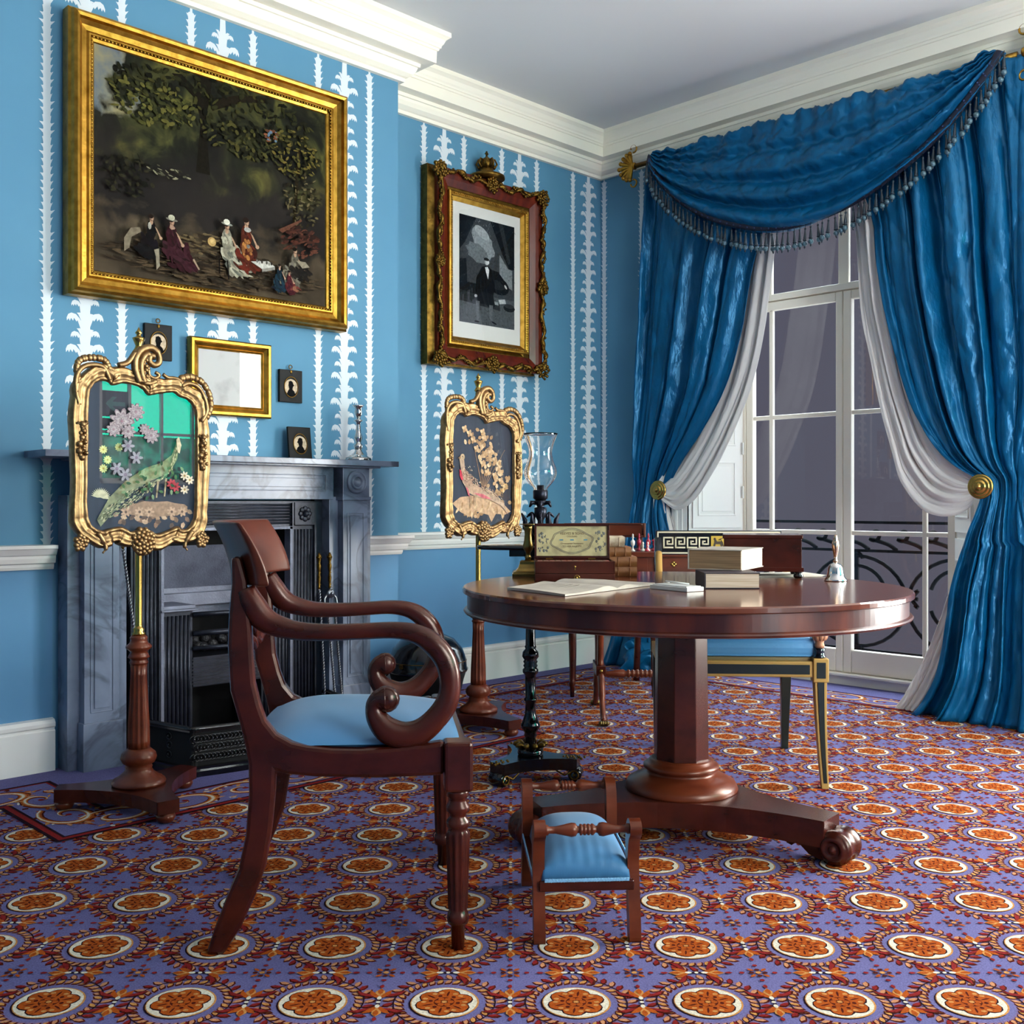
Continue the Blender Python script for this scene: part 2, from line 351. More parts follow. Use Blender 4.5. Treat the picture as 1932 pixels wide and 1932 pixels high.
def scroll(cx, cy, ang, hand):
    cnt = [0]
    def T(pts, z, mi):
        cnt[0] += 1; z += cnt[0]*1e-6; fl.poly([(cx+u*math.cos(ang)-v*hand*math.sin(ang), cy+u*math.sin(ang)+v*hand*math.cos(ang), z) for u, v in pts], mi)
    N = 22
    for (wd, mi, z, dx) in ((.034, 5, zb+2*LZ, .003), (.027, 4, zb+3*LZ, 0), (.016, 3, zb+4*LZ, -.002), (.008, 2, zb+5*LZ, -.003)):
        for k in range(N):
            qs = []
            for kk, sgn in ((k, -1), (k+1, -1), (k+1, 1), (k, 1)):
                t = kk/N; a = -2.6+t*7.6; r = .082*(1-t)**.75+.012; ww = wd*(.35+.65*math.sin(PI*min(1, t*1.05+.1)))
                qs.append(((r+sgn*ww*.5)*math.cos(a)*1.25+dx, (r+sgn*ww*.5)*math.sin(a)*.92+dx))
            T(qs, z, mi)
    for k in range(9):
        a = k*.7+.2; u, v = .088*math.cos(a)*1.15, .080*math.sin(a); T([(u, v), (u+.022*math.cos(a+.8), v+.018*math.sin(a+.8)), (u+.034*math.cos(a+.3), v+.026*math.sin(a+.3)), (u+.016*math.cos(a-.4), v+.012*math.sin(a-.4))], zb+3*LZ, (4, 5, 3, 8, 7)[k % 5])
    for k in range(5):
        a = .6+k*.35; T([(.055*math.cos(a)+.07+.02*k, .05*math.sin(a)-.05), (.09+.02*k, -.03+.012*k), (.105+.02*k, .02), (.08+.02*k, .012)], zb+3*LZ, (4, 8, 3, 7, 4)[k])
    rs = random.Random(int(cx*977+cy*431))
    for k in range(16):
        u, v, a = rs.uniform(-.10, .10), rs.choice((-1, 1))*rs.uniform(.045, .088), rs.uniform(0, 6.28)
        if abs(u)*.9+abs(v) < .09 and k % 2: continue
        l, w_ = rs.uniform(.018, .032), rs.uniform(.005, .009); c_, s_ = math.cos(a), math.sin(a)
        T([(u+p*c_-q*s_, v+p*s_+q*c_) for p, q in ((0, 0), (.35*l, w_), (.8*l, w_*.8), (l, 0), (.6*l, -w_*.7))], zb+1.6*LZ, rs.choice((3, 4, 5, 8, 2, 7, 5)))
    T([(.0+.012*math.cos(2*PI*i/8), .010*math.sin(2*PI*i/8)) for i in range(8)], zb+4*LZ, 7)
for k in range(len(mid)-1):
    a, b = Vector(mid[k]), Vector(mid[k+1]); Ls = (b-a).length
    if k == len(mid)-2: Ls = 3.4
    if k == 0: a = b-(b-a).normalized()*2.2; Ls = 2.2
    n = max(1, int(Ls/.205)); dr = (b-a).normalized()
    if Ls < .2: continue
    for q in range(n):
        c = a+dr*(Ls*(q+.5)/n); scroll(c.x, c.y, math.atan2(dr.y, dr.x), 1 if q % 2 else -1)
struct(fl.build('floor', cm))
# ceiling + cornice -----------------------------------------------
struct(MB().bb(XW0, .6, YW0, .1, ZC, ZC+.1).build('ceiling', M_ceil))
prof = [(0, 2.955), (.022, 2.955), (.024, 2.972), (.034, 2.976), (.052, 2.990), (.062, 3.008), (.066, 3.022), (.074, 3.024), (.076, 3.040), (.128, 3.044), (.130, 3.100), (.136, 3.102), (.139, 3.112), (.144, 3.114), (.146, 3.124), (.152, 3.132), (.160, 3.150), (.172, 3.160), (.178, 3.164), (.178, ZC)]
CP_ = [(XW0, YB), (XB, YB), (XB, 0), (0, 0), (0, YW0)]
m = MB(); sweep(m, CP_, prof); struct(m.build('trim_cornice', M_corn))
# chair rail
rp = [(0, .732), (.012, .732), (.016, .742), (.016, .752), (.030, .756), (.034, .772), (.034, .782), (.040, .786), (.052, .806), (.056, .808), (.056, .820), (0, .822)]
m = MB(); sweep(m, [(XW0, YB), (-3.43, YB)], rp); sweep(m, [(-2.10, YB), (XB, YB), (XB, 0), (0, 0), (0, -.56)], rp); sweep(m, [(0, -2.38), (0, -3.2)], rp)
struct(m.build('trim_chair_rail', M_white))
bp_ = [(0, 0), (.028, 0), (.028, .148), (.022, .152), (.022, .158), (.030, .164), (.031, .176), (.022, .188), (0, .192)]
m = MB(); sweep(m, [(XW0, YB), (-3.43, YB)], bp_); sweep(m, [(-2.10, YB), (XB, YB), (XB, 0), (0, 0), (0, -.58)], bp_); struct(m.build('baseboard_left', M_white))
m = MB(); sweep(m, [(0, -2.36), (0, YW0)], bp_); struct(m.build('baseboard_right', M_white))
# wallpaper leaf stripes in wall-plane coordinates
def bigleaf(z, l, sg, jit=0):
    k = l/.072
    q = [(.006, z-.004), (.018*k+.004, z+.022*k), (.036*k, z+.037*k), (.054*k, z+.041*k), (.066*k, z+.034*k), (.072*k, z+.020*k), (.071*k, z+.008*k),
         (.064*k, z+.018*k), (.060*k, z+.008*k), (.055*k, z+.020*k), (.047*k, z+.010*k), (.044*k, z+.022*k), (.034*k, z+.008*k), (.030*k, z+.014*k), (.018, z-.016), (.006, z-.03)]
    return [(sg*x, y) for x, y in q]
OC = [0]
def off():
    OC[0] = (OC[0]+1) % 40; return -.0005-OC[0]*2.5e-5
def stripe_wide(mb, c, z0, z1, T, mi, lim=1e9, lim0=-1e9):
    z = z0+.012; k = 0
    while z < z1-.06:
        l = (.072, .052)[k % 2]*(1+.05*math.sin(k*2.1))
        for sg in (-1, 1):
            if c+sg*l > lim or c+sg*l < lim0: l = .03
            o = off(); mb.poly([T(c+x, y, o) for x, y in bigleaf(z+.004*sg, l, sg)], mi)
            q = [(.004, z+.02), (.020, z+.038), (.032, z+.036), (.026, z+.030), (.016, z+.010)]
            o = off(); mb.poly([T(c+sg*x, y+.001, o) for x, y in q], mi)
        w0, w1 = .019, .012
        o = off(); mb.poly([T(c-w0, z-.03, o), T(c+w0, z-.03, o), T(c+w1+.003, z+.033, o), T(c-w1-.003, z+.033, o)], mi)
        z += .0585; k += 1
    o = off(); mb.poly([T(c-.014, z-.03, o), T(c+.014, z-.03, o), T(c+.012, z1, o), T(c-.012, z1, o)], mi)
def stripe_thin(mb, c, z0, z1, T, mi, lim=1e9):
    z = z0; k = 0
    while z < z1-.03:
        s = 1+.18*math.sin(k*1.7)
        for sg in (-1, 1):
            w1 = .025*s*(.8 if k % 3 == 1 else 1)
            if abs(c+sg*w1) > 1e8: continue
            o = off(); mb.poly([T(c, z-.008, o), T(c+sg*.012, z-.004, o), T(c+sg*(.014), z+.010, o), T(c+sg*w1, z+.026+.003*sg, o), T(c+sg*.015, z+.023, o), T(c+sg*.009, z+.030, o), T(c, z+.030, o)], mi)
        z += .0265; k += 1
    o = off(); mb.poly([T(c-.006, z-.008, o), T(c+.006, z-.008, o), T(c+.005, z1, o), T(c-.005, z1, o)], mi)
ZR, ZT = .82, 2.956
# fireplace wall (breast + alcove), with firebox hole
wl = MB()
FX0, FX1, FZ = -3.20, -2.30, .985
wl.bb(XW0, FX0, YB, .25, 0, ZC+.02); wl.bb(FX1, XB, YB, .25, 0, ZC+.02); wl.bb(FX0, FX1, YB, .25, FZ, ZC+.02); wl.bb(FX0, FX1, .1, .25, 0, FZ)
wl.bb(XB, .3, 0, .25, 0, ZC+.02)
for x in (-5.65, -5.07, -4.48, -3.90, -3.31, -2.745, -2.14):
    zlo = 1.16 if x > -3.35 else ZR
    stripe_wide(wl, x, zlo, ZT, lambda a, b, o: (a, YB+o, b), 1)
    for s in (-.14, .14): stripe_thin(wl, x+s, 1.16 if -3.4 < x+s < -2.1 else ZR, ZT, lambda a, b, o: (a, YB+o, b), 1)
for x in (-1.27, -.705, -.114):
    stripe_wide(wl, x, ZR, ZT, lambda a, b, o: (a, o, b), 1, lim=-.005)
    for s in (-.14, .14):
        if x+s < -.02: stripe_thin(wl, x+s, ZR, ZT, lambda a, b, o: (a, o, b), 1)
wl.bb(XW0, -3.43, YB-.0005, YB, .19, .74, 2); wl.bb(-2.09, XB, YB-.0005, YB, .19, .74, 2); wl.bb(XB-.0005, 0, -.0005, 0, .19, .74, 2)
struct(wl.build('wall_left', [M_wall, M_leaf, M_dado]))
# window wall
OY0, OY1, OZ = -.66, -2.27, 2.78
wr_ = MB()
wr_.bb(0, .42, OY0, .25, 0, ZC+.02); wr_.bb(0, .42, -3.35, OY1, 0, ZC+.02); wr_.bb(0, .42, OY1, OY0, OZ, ZC+.02)
wr_.bb(0, .42, -4.95, -3.35, 0, .35); wr_.bb(0, .42, -4.95, -3.35, 2.75, ZC+.02); wr_.bb(0, .42, YW0, -4.95, 0, ZC+.02)
for c in (-.03, -.32, -2.55, -2.83): stripe_thin(wr_, c, ZR, ZT, lambda a, b, o: (o, a, b), 1)
for c in (-.175-.0, -2.69): pass
stripe_wide(wr_, -.46, ZR, ZT, lambda a, b, o: (o, a, b), 1); stripe_wide(wr_, -2.69, ZR, ZT, lambda a, b, o: (o, a, b), 1)
struct(wr_.build('wall_right', [M_wall, M_leaf]))
# back wall, with window 3 and an added fill-light window, and the side wall
wk = MB(); y0, y1 = YW0-.25, YW0
G0, G1, GZ0, GZ1 = -1.22, -.05, 1.14, 2.46; K0, K1 = -3.65, -1.85
for a, b, c, d in ((XW0, K0, 0, 3.2), (K0, K1, 0, .4), (K0, K1, 2.75, 3.2), (K1, G0, 0, 3.2), (G0, G1, 0, GZ0), (G0, G1, GZ1, 3.2), (G1, .42, 0, 3.2)): wk.bb(a, b, y0, y1, c, d)
struct(wk.build('wall_back', M_wall)); struct(MB().bb(XW0-.2, XW0, YW0-.25, .25, 0, ZC).build('wall_side', M_wall))
G_green = glassmat('green_film_glass', (.03, .86, .66, 1), 1.45)
def sash(nm, x0, x1, z0, z1, y, gm, nx, nz, sign=False):
    f = MB(); t = .045
    f.bb(x0, x0+t, y-.03, y+.03, z0, z1); f.bb(x1-t, x1, y-.03, y+.03, z0, z1); f.bb(x0, x1, y-.03, y+.03, z0, z0+t); f.bb(x0, x1, y-.03, y+.03, z1-t, z1)
    for i in range(1, nx): x = x0+(x1-x0)*i/nx; f.bb(x-.011, x+.011, y-.018, y+.018, z0, z1)
    for i in range(1, nz): z = z0+(z1-z0)*i/nz; f.bb(x0, x1, y-.018, y+.018, z-.011, z+.011)
    fo = struct(f.build(nm, M_white)); MB().bb(x0+t, x1-t, y-.002, y+.002, z0+t, z1-t).build('glass', gm, fo); return fo
w3 = sash('window_3', G0, G1, GZ0, GZ1, YW0-.08, G_green, 4, 3)
sash('fill_window', K0, K1, .4, 2.75, YW0-.08, G_clear, 4, 4)  # made-up window around the back fill light
f = MB()
for z in (.37, 1.55, 2.71): f.bb(.12, .18, -4.95, -3.35, z-.025, z+.025)
for y in (-4.92, -4.15, -3.38): f.bb(.12, .18, y-.025, y+.025, .35, 2.75)
fo = struct(f.build('window_2', M_white)); MB().bb(.148, .152, -4.95, -3.35, .35, 2.75).build('glass', G_clear, fo)
# exit notice on the glass of window 3 (read from inside the room)
def text(name, body, size, M, m, parent, ext=.0004, align='CENTER'):
    c = bpy.data.curves.new(name, 'FONT'); c.body = body; c.size = size; c.align_x = align; c.align_y = 'CENTER'; c.extrude = ext
    c.materials.append(m); o = bpy.data.objects.new(name, c); COL.objects.link(o); o.matrix_world = M; 
    dg = bpy.context.evaluated_depsgraph_get(); me = bpy.data.meshes.new_from_object(o.evaluated_get(dg)); bpy.data.objects.remove(o, do_unlink=True)
    me.transform(M); o = bpy.data.objects.new(name, me); COL.objects.link(o); o.parent = parent; return o
sg = thing('exit_sign', 'dark exit notice with an arrow on the green glass of the back window', 'sign', (-1.06, YW0-.070, 1.80))
M_sgn = mat('sign_dark', '#0a2a26', .5); M_sgl = mat('sign_pale', '#3fae98', .5)
q = MB().box((0, 0, .02), (.24, .004, .22)).box((0, 0, -.15), (.24, .004, .09)); q.build('sign_board', M_sgn, sg)
q = MB(); q.prism([(-.08, .0), (-.02, .06), (.02, .06), (-.02, .018), (.09, .018), (.09, -.018), (-.02, -.018), (.02, -.06), (-.02, -.06)], .003, 0, Matrix.Translation((0, .002, .02)) @ Matrix.Rotation(-PI/2, 4, 'X')); 
q.build('arrow', M_sgl, sg)
text('lettering', 'exit', .075, Matrix.Translation((0, .004, -.15)) @ Matrix.Rotation(PI, 4, 'Z') @ Matrix.Rotation(PI/2, 4, 'X'), M_sgl, sg)
# garden wall and tree outside the back window
M_gw = mat('garden_stone', '#e4ece0', .9, noise=('#6f8a70', 9, .42, .58), bump=(14, 1, .05))
gw = MB().bb(-3.4, 3.6, -9.1, -8.8, -.5, 1.70).build('garden_wall', M_gw); tag(gw, 'stone garden wall outside the back window', 'wall')
# ---------------------------------------------------------------- French window (window_1)
XD = .30
M_wp = mat('window_paint', '#e8dfcf', .42)
win = MB()
YA, YZ = -.855, -2.065
win.bb(XD-.02, XD+.06, YA, OY0+.0, 0, 2.78); win.bb(XD-.02, XD+.06, OY1, YZ, 0, 2.78)
win.bb(XD-.03, XD+.06, YZ+.001, YA-.001, 0, .050); win.bb(XD-.055, XD+.055, YZ+.001, YA-.001, .0505, .066)
win.bb(XD-.03, XD+.058, YZ+.001, YA-.001, 2.112, 2.148); win.bb(XD-.019, XD+.059, YZ+.001, YA-.001, 2.722, 2.779)
struct_win = struct(win.build('window_1', M_wp, bevel=.004))
bars = [1.456, .813]
def leaf_door(ya, yb, hinge):      # ya > yb
    o = MB(); x0, x1 = XD-.018, XD+.022
    o.bb(x0, x1, ya-.045, ya, .068, 2.108); o.bb(x0, x1, yb, yb+.04, .068, 2.108)
    o.bb(x0+.0008, x1-.0008, yb+.041, ya-.046, .0685, .19); o.bb(x0+.0008, x1-.0008, yb+.041, ya-.046, 2.06, 2.1075)
    yv = ya-.045-.115 if hinge > 0 else yb+.045+.115
    o.bb(x0+.006, x1-.01, yv-.012, yv+.012, .191, 2.059)
    for z in bars: o.bb(x0+.0068, x1-.011, yb+.041, ya-.046, z-.012, z+.012)
    d = o.build('glazed_door', M_wp, struct_win, bevel=.005)
    MB().poly([(XD, yb+.02, .18), (XD, yb+.02, 2.07), (XD, ya-.02, 2.07), (XD, ya-.02, .18)]).build('glass', G_clear, d)
leaf_door(YA-.003, -1.458, 1); leaf_door(-1.462, YZ+.003, -1)
o = MB(); 
for y in (-1.01, -1.46, -1.91): o.bb(XD-.012, XD+.012, y-.013 if y != -1.46 else y-.03, y+.013 if y != -1.46 else y+.03, 2.1485, 2.7215)
o = o.build('transom_light', M_wp, struct_win, bevel=.004); MB().poly([(XD+.003, YZ, 2.14), (XD+.003, YZ, 2.73), (XD+.003, YA, 2.73), (XD+.003, YA, 2.14)]).build('glass', G_clear, o)
# splayed shutter cases
def shutter(y_wall, y_door, nm):
    a = Vector((0.0, y_wall)); b = Vector((XD-.03, y_door)); dr = (b-a); Ls = dr.length; dr.normalize(); ang = math.atan2(dr.y, dr.x)
    sgn = 1 if y_wall > -1.4 else -1
    Mx = Matrix.Translation((a.x, a.y, 0)) @ Matrix.Rotation(ang, 4, 'Z'); o = MB()
    o.bb(0, Ls, 0, sgn*.04, 0, 2.78, 0, Mx)
    for z0, z1 in ((.83, 2.72), (.08, .80)):
        o.bb(.02, Ls-.02, -sgn*.016, 0, z0, z1, 0, Mx)
    for z0, z1 in ((.90, 1.21), (1.30, 1.95), (2.04, 2.62), (.16, .7)):
        for (x0, x1, u0, u1) in ((.05, .06, z0, z1), (Ls-.06, Ls-.05, z0, z1), (.05, Ls-.05, z0, z0+.010), (.05, Ls-.05, z1-.010, z1)):
            o.bb(x0, x1, -sgn*.022, -sgn*.014, u0, u1, 0, Mx)
        o.bb(.075, Ls-.075, -sgn*.0205, -sgn*.015, z0+.025, z1-.025, 0, Mx)
    for z in (1.0, 1.25): o.bb(Ls-.012, Ls-.004, -sgn*.026, -sgn*.012, z, z+.07, 0, Mx)
    return o.build(nm, M_white, struct_win, bevel=.002)
shutter(OY0, -.845, 'shutter_panel'); shutter(OY1, -2.075, 'shutter_panel')
MB().bb(0, XD, OY1, OY0, OZ-.02, OZ).build('soffit', M_white, struct_win)
m = MB(); ap = [(0, 0), (.0, .012), (.03, .014), (.034, .022), (.06, .022), (.066, .030), (.095, .032), (.1, 0)]
for s, yy in ((1, OY0), (-1, OY1)):
    for k in range(len(ap)-1):
        m.bb(-ap[k+1][1]-.001, 0, yy+s*ap[k][0], yy+s*ap[k+1][0]+s*.0005, 0, 2.86)
m.bb(-.032, 0, OY1-.1, OY0+.1, 2.78, 2.86)
struct(m.build('trim_architrave', M_white))
# outside: unseen wall added to block sky light, then balcony railing
M_out = mat('sky_blocker_paint', '#6a6875', .95, noise=('#5f5d69', 2, .3, .7))
struct(MB().bb(.43, 5, -3.32, -3.12, -.5, 4.5).build('sky_blocker_wall', M_out))
M_rail = mat('railing_iron', '#08090d', .9, spec=.1)
rl = thing('balcony_railing', 'black wrought iron balcony railing with running scrolls outside the french window', 'railing', (.75, 0, 0))
def rib(mb, pts, r=.011, seg=6): mb.tube(pts, r, seg)
r_ = MB()
for z in (.862, .70, .13): r_.bb(-.008, .008, -2.9, -.1, z-.008, z+.008)
r_.build('horizontal_bar', M_rail, rl)
for k in range(14):
    yc = -.42-.165*k*1.0
    pts = []
    for i in range(15):
        t = i/14; a = PI*.1+t*PI*1.55; rr = .012+.028*t; pts.append((0, yc-.0+rr*math.cos(a+.4), .795+rr*math.sin(a+.4)))
    p2 = bez([pts[-1], (0, yc-.075, .74), (0, yc-.13, .706)], 6)
    rib(MB_ := MB(), pts+[tuple(p) for p in p2], .012); MB_.build('scroll', M_rail, rl)
for k in range(3):
    yc = -.70-.60*k; q = MB()
    q.bb(-.009, .009, yc-.010, yc+.010, 0, .70); q.bb(-.02, .02, yc-.035, yc+.035, .13, .155)
    for rr, zz in ((.17, .46), (.30, .40)):
        rib(q, [(0, yc+rr*math.cos(a), zz+rr*.9*math.sin(a)) for a in [PI*.08+PI*.84*i/14 for i in range(15)]])
        rib(q, [(0, yc+rr*math.cos(a), .42+rr*.9*math.sin(a)) for a in [-PI*.08-PI*.84*i/14 for i in range(15)]])
    for sg_ in (-1, 1):
        rib(q, [(0, yc+sg_*.035*math.cos(a)+sg_*.0, .655+.03*math.sin(a)) for a in [i*.4 for i in range(9)]])
        rib(q, [(0, yc+sg_*.30, .44), (0, yc+sg_*.36, .44)], .012)
        for b in (-1, 1): rib(q, [(0, yc+sg_*(.33+.03*math.sin(t)), .44+b*(.012+.035*math.sin(t*.9))) for t in [i*.3 for i in range(10)]])
    q.build('roundel', M_rail, rl)
# ================================================================ FIREPLACE
fp = thing('fireplace_surround', 'grey veined marble chimneypiece with bullseye corner blocks on the blue wall', 'fireplace', (-2.73, YB, 0))
def L3(x): return x+2.73
def pilaster(x0, x1, nm):
    o = MB(); yf = -.125
    o.bb(x0-.045, x1+.045, -.085, 0, 0, 1.0); o.bb(x0, x1, yf, -.08, .17, .985)
    o.bb(x0-.008, x1+.008, yf-.012, -.08, 0, .175)
    for a, b, c, d in ((x0+.022, x0+.026, .21, .93), (x1-.026, x1-.022, .21, .93), (x0+.022, x1-.022, .21, .214), (x0+.022, x1-.022, .926, .93)): o.bb(a, b, yf-.003, yf, c, d)
    o.bb(x0+.036, x1-.036, yf-.0045, yf, .225, .915)
    p = o.build(nm, M_marble, fp, bevel=.002)
    k = MB(); k.bb(x0-.005, x1+.005, yf-.006, -.06, .999, 1.128); k.bb(x0-.010, x1+.010, yf-.012, -.06, .985, 1.0)
    cx = (x0+x1)/2
    k.lathe([(.052, 0), (.052, .006), (.046, .010), (.042, .004), (.034, .004), (.030, .012), (.024, .012), (.020, .004), (.016, .010), (.008, .017), (0, .018)], 32, (0, 0, 0), 0, Matrix.Translation((cx, yf-.006, 1.064)) @ Matrix.Rotation(PI/2, 4, 'X'))
    k.build('corner_block', M_marble, fp, bevel=.0015)
pilaster(L3(-3.365), L3(-3.235), 'pilaster'); pilaster(L3(-2.235), L3(-2.103), 'pilaster')
o = MB(); o.bb(L3(-3.20), L3(-2.262), -.09, 0, .988, 1.128)
for a, b, c, d in ((L3(-3.17), L3(-2.30), 1.09, 1.094), (L3(-3.17), L3(-2.30), 1.024, 1.028), (L3(-3.17), L3(-3.166), 1.024, 1.094), (L3(-2.304), L3(-2.30), 1.024, 1.094)): o.bb(a, b, -.094, -.09, c, d)
o.bb(L3(-3.15), L3(-2.32), -.0935, -.09, 1.04, 1.078); o.build('lintel', M_marble, fp, bevel=.0015)
o = MB(); o.bb(L3(-3.53), L3(-1.985), -.20, 0, 1.134, 1.158); o.bb(L3(-3.40), L3(-2.06), -.165, 0, 1.126, 1.135); o.build('mantel_shelf', M_marble, fp, bevel=.002)
for x0, x1 in ((L3(-3.235), L3(-3.15)), (L3(-2.32), L3(-2.225))): MB().bb(x0, x1, -.03, 0.0, 0, .99).build('slip', M_slate, fp)
# cast iron register grate ---------------------------------------
gr = thing('fire_grate', 'black cast iron register grate with reeded frame and hobs inside the marble chimneypiece', 'grate', (-2.75, YB, 0))
def G(x): return x+2.75
yf = -.055
for x0, x1 in ((-3.165, -3.045), (-2.455, -2.335)):
    o = MB()
    o.bb(G(x0), G(x1), yf, .0, 0, .975)
    for k in range(6):
        xx = G(x0)+.018+k*.0165; o.lathe([(.0055, .02), (.0055, .86)], 8, (xx, yf, 0))
    o.bb(G(x0), G(x0)+.008, yf-.012, yf, 0, .975); o.bb(G(x1)-.008, G(x1), yf-.012, yf, 0, .975)
    o.build('reeded_jamb', M_iron, gr)
o = MB(); o.bb(G(-3.165), G(-2.335), yf, 0, .875, .978)
for k in range(7): o.lathe([(.0055, G(-3.05)), (.0055, G(-2.45))], 8, (0, yf, .888+k*.0125), axis='x')
o.bb(G(-3.165), G(-2.335), yf-.010, yf, .972, .980); o.build('reeded_lintel', M_iron, gr)
for x in (-3.10, -2.395):
    o = MB(); o.bb(G(x-.05), G(x+.05), yf-.016, yf, .878, .975)
    for k in range(8):
        a = k*PI/4; o.ball((G(x)+.022*math.cos(a), yf-.018, .926+.022*math.sin(a)), .012, 8, 0, sc3=(1, .5, 1))
    o.ball((G(x), yf-.022, .926), .014, 10); o.build('rosette_block', M_iron, gr, bevel=.001)
o = MB(); t = .012
for a, b, c, d in ((G(-3.045), G(-3.045)+t, 0, .872), (G(-2.455)-t, G(-2.455), 0, .872), (G(-3.045), G(-2.455), .862, .874)): o.bb(a, b, yf-.014, yf+.03, c, d)
o.build('inner_moulding', M_ironl, gr)
o = MB(); o.bb(G(-3.19), G(-2.31), .2, .21, 0, .95); o.bb(G(-3.045), G(-3.04), -.03, .2, 0, .875); o.bb(G(-2.46), G(-2.455), -.03, .2, 0, .875); o.bb(G(-3.045), G(-2.455), -.03, .4, .875, .88); o.bb(G(-3.1), G(-2.4), 0, .4, .0, .004); o.build('firebox_lining', M_black, gr)
o = MB(); o.add([(G(-3.03), .17, .62), (G(-2.47), .17, .62), (G(-2.47), .06, .80), (G(-3.03), .06, .80)], [(0, 1, 2, 3)], 0, False)
o.bb(G(-3.03), G(-2.47), .165, .18, .5, .62); o.bb(G(-2.99), G(-2.51), .12, .166, .55, .60); o.build('smoke_baffle', M_ironl, gr)
for sx in (0, 1):
    x0, x1 = ((-3.040, -2.905), (-2.595, -2.46))[sx]; o = MB()
    o.bb(G(x0), G(x1), -.05, .16, .02, .545)
    for k in range(7): o.lathe([(.006, .03), (.006, .53)], 8, (G(x0)+.016+k*.0172, -.05, 0))
    o.build('hob', M_iron, gr)
    o = MB(); o.bb(G(x0)-.006, G(x1)+.016, -.075, .165, .548, .556); o.bb(G(x0)-.002, G(x1)+.006, -.066, .162, .556, .570); o.build('hob_plate', M_ironl, gr, bevel=.002)
o = MB()
for z, r in ((.455, .011), (.395, .009), (.53, .010)): o.tube([(G(-2.905), -.055, z), (G(-2.75), -.075, z), (G(-2.595), -.055, z)], r, 8)
for k in range(9): o.bb(G(-2.905), G(-2.595), -.056+.0, -.04, .245+k*.0135, .252+k*.0135)
o.bb(G(-2.905), G(-2.595), -.045, .15, .24, .36); o.build('grate_bar', M_iron, gr)
o = MB()
for k in range(14): o.ball((G(-2.86)+.017*k*1.15, .03+.02*math.sin(k*3), .40+.018*math.cos(k*2)), .026, 7, 0, sc3=(1, .8, .8))
o.build('coal', mat('coal', '#17171c', .5, bump=(60, 1, .01)), gr)
# fender ----------------------------------------------------------
fd = thing('fender', 'low black pierced cast iron fender with bowed front on the hearth', 'fender', (-2.75, -.585, 0))
def fpt(t):      # bowed plan
    x = -.41+.82*t; e = min(t, 1-t); return x, -.145-.06*math.sin(PI*t) if .06 < t < .94 else -.145*e/.06-.0
N = 60; path = [(-.43, .16)]+[(fpt(i/N)[0], fpt(i/N)[1]-.02) for i in range(3, N-2)]+[(.43, .16)]
path = [tuple(p) for p in bez(path, 3)]
def wallband(mb, off_, z0, z1, th):
    a = mitre(path, off_-th/2); b = mitre(path, off_+th/2)
    for i in range(len(path)-1):
        mb.add([(*a[i], z0), (*a[i+1], z0), (*b[i+1], z0), (*b[i], z0), (*a[i], z1), (*a[i+1], z1), (*b[i+1], z1), (*b[i], z1)], [(0, 1, 2, 3), (4, 7, 6, 5), (0, 4, 5, 1), (3, 2, 6, 7)], 0, False)
o = MB(); wallband(o, .012, 0.002, .022, .05); wallband(o, .008, .022, .034, .03); o.build('fender_base', M_ebony, fd)
o = MB(); wallband(o, 0, .034, .158, .006); o.build('fender_panel', M_black, fd)
o = MB(); o.tube([(p[0], p[1], .165) for p in path], .010, 8); wallband(o, 0, .155, .162, .024); o.build('top_rail', M_ebony, fd)
o = MB(); acc = 0
for i in range(2, len(path)-2, 3):
    p = path[i]; q = path[i+1]; dx, dy = q[0]-p[0], q[1]-p[1]; l = math.hypot(dx, dy) or 1; nx, ny = dy/l, -dx/l
    if ny > 0: nx, ny = -nx, -ny
    for r_, z in ((.013, .064), (.013, .098), (.013, .130)):
        c = Vector((p[0]+nx*.005+dx/l*(.012 if z == .098 else 0), p[1]+ny*.005, z)); pts = [c+Vector((dx/l*r_*1.1*math.cos(a), dy/l*r_*1.1*math.cos(a), r_*math.sin(a))) for a in [k*PI/5 for k in range(11)]]
        o.tube(pts, .0022, 5); o.ball(tuple(c+Vector((nx*.004, ny*.004, 0))), .0048, 6)
o.build('fender_tracery', M_ebony, fd)['kind'] = 'stuff'
# fire irons ------------------------------------------------------
def twist(mb, p0, p1, r, turns=22, seg=5):
    p0, p1 = Vector(p0), Vector(p1); n = turns*8; ax = (p1-p0).normalized(); u = ax.orthogonal().normalized(); v = ax.cross(u)
    for ph in (0, PI): mb.tube([p0.lerp(p1, i/n)+u*r*.6*math.cos(2*PI*turns*i/n+ph)+v*r*.6*math.sin(2*PI*turns*i/n+ph) for i in range(n+1)], r*.62, seg)
def handle_fig(mb, p, s=1):
    mb.lathe([(.003, 0), (.007, .008), (.004, .016), (.006, .03), (.008, .05), (.0045, .07), (.007, .085), (.009, .10), (.005, .115), (.009, .13), (.009, .145), (.003, .158)], 12, tuple(p))
    for k in range(5): a = k*1.26; mb.ball((p[0]+.009*math.cos(a), p[1]+.008*math.sin(a), p[2]+.138), .005, 6)
    for k in range(6): a = k*2.1; mb.ball((p[0]+.005*math.cos(a), p[1]+.005*math.sin(a), p[2]+.02+.017*k), .0042, 6)
M_steel = mat('polished_steel', '#8d8d92', .3, 1)
irx = [onY(600, 1100, -.41)[0], onY(622, 1100, -.42)[0]]
pk = thing('poker', 'twisted steel poker with gilt figure handle leaning beside the grate', 'poker', (irx[0], -.44, 0))
o = MB(); twist(o, (.0, -.03, .04), (0, .02, .60), .0055); o.build('shaft', M_steel, pk); o = MB(); handle_fig(o, (0, .022, .60)); o.build('handle', M_goldd, pk)
tg = thing('fire_tongs', 'twisted steel fire tongs with hinged jaws and gilt handle against the marble slip', 'tongs', (irx[1], -.44, 0))
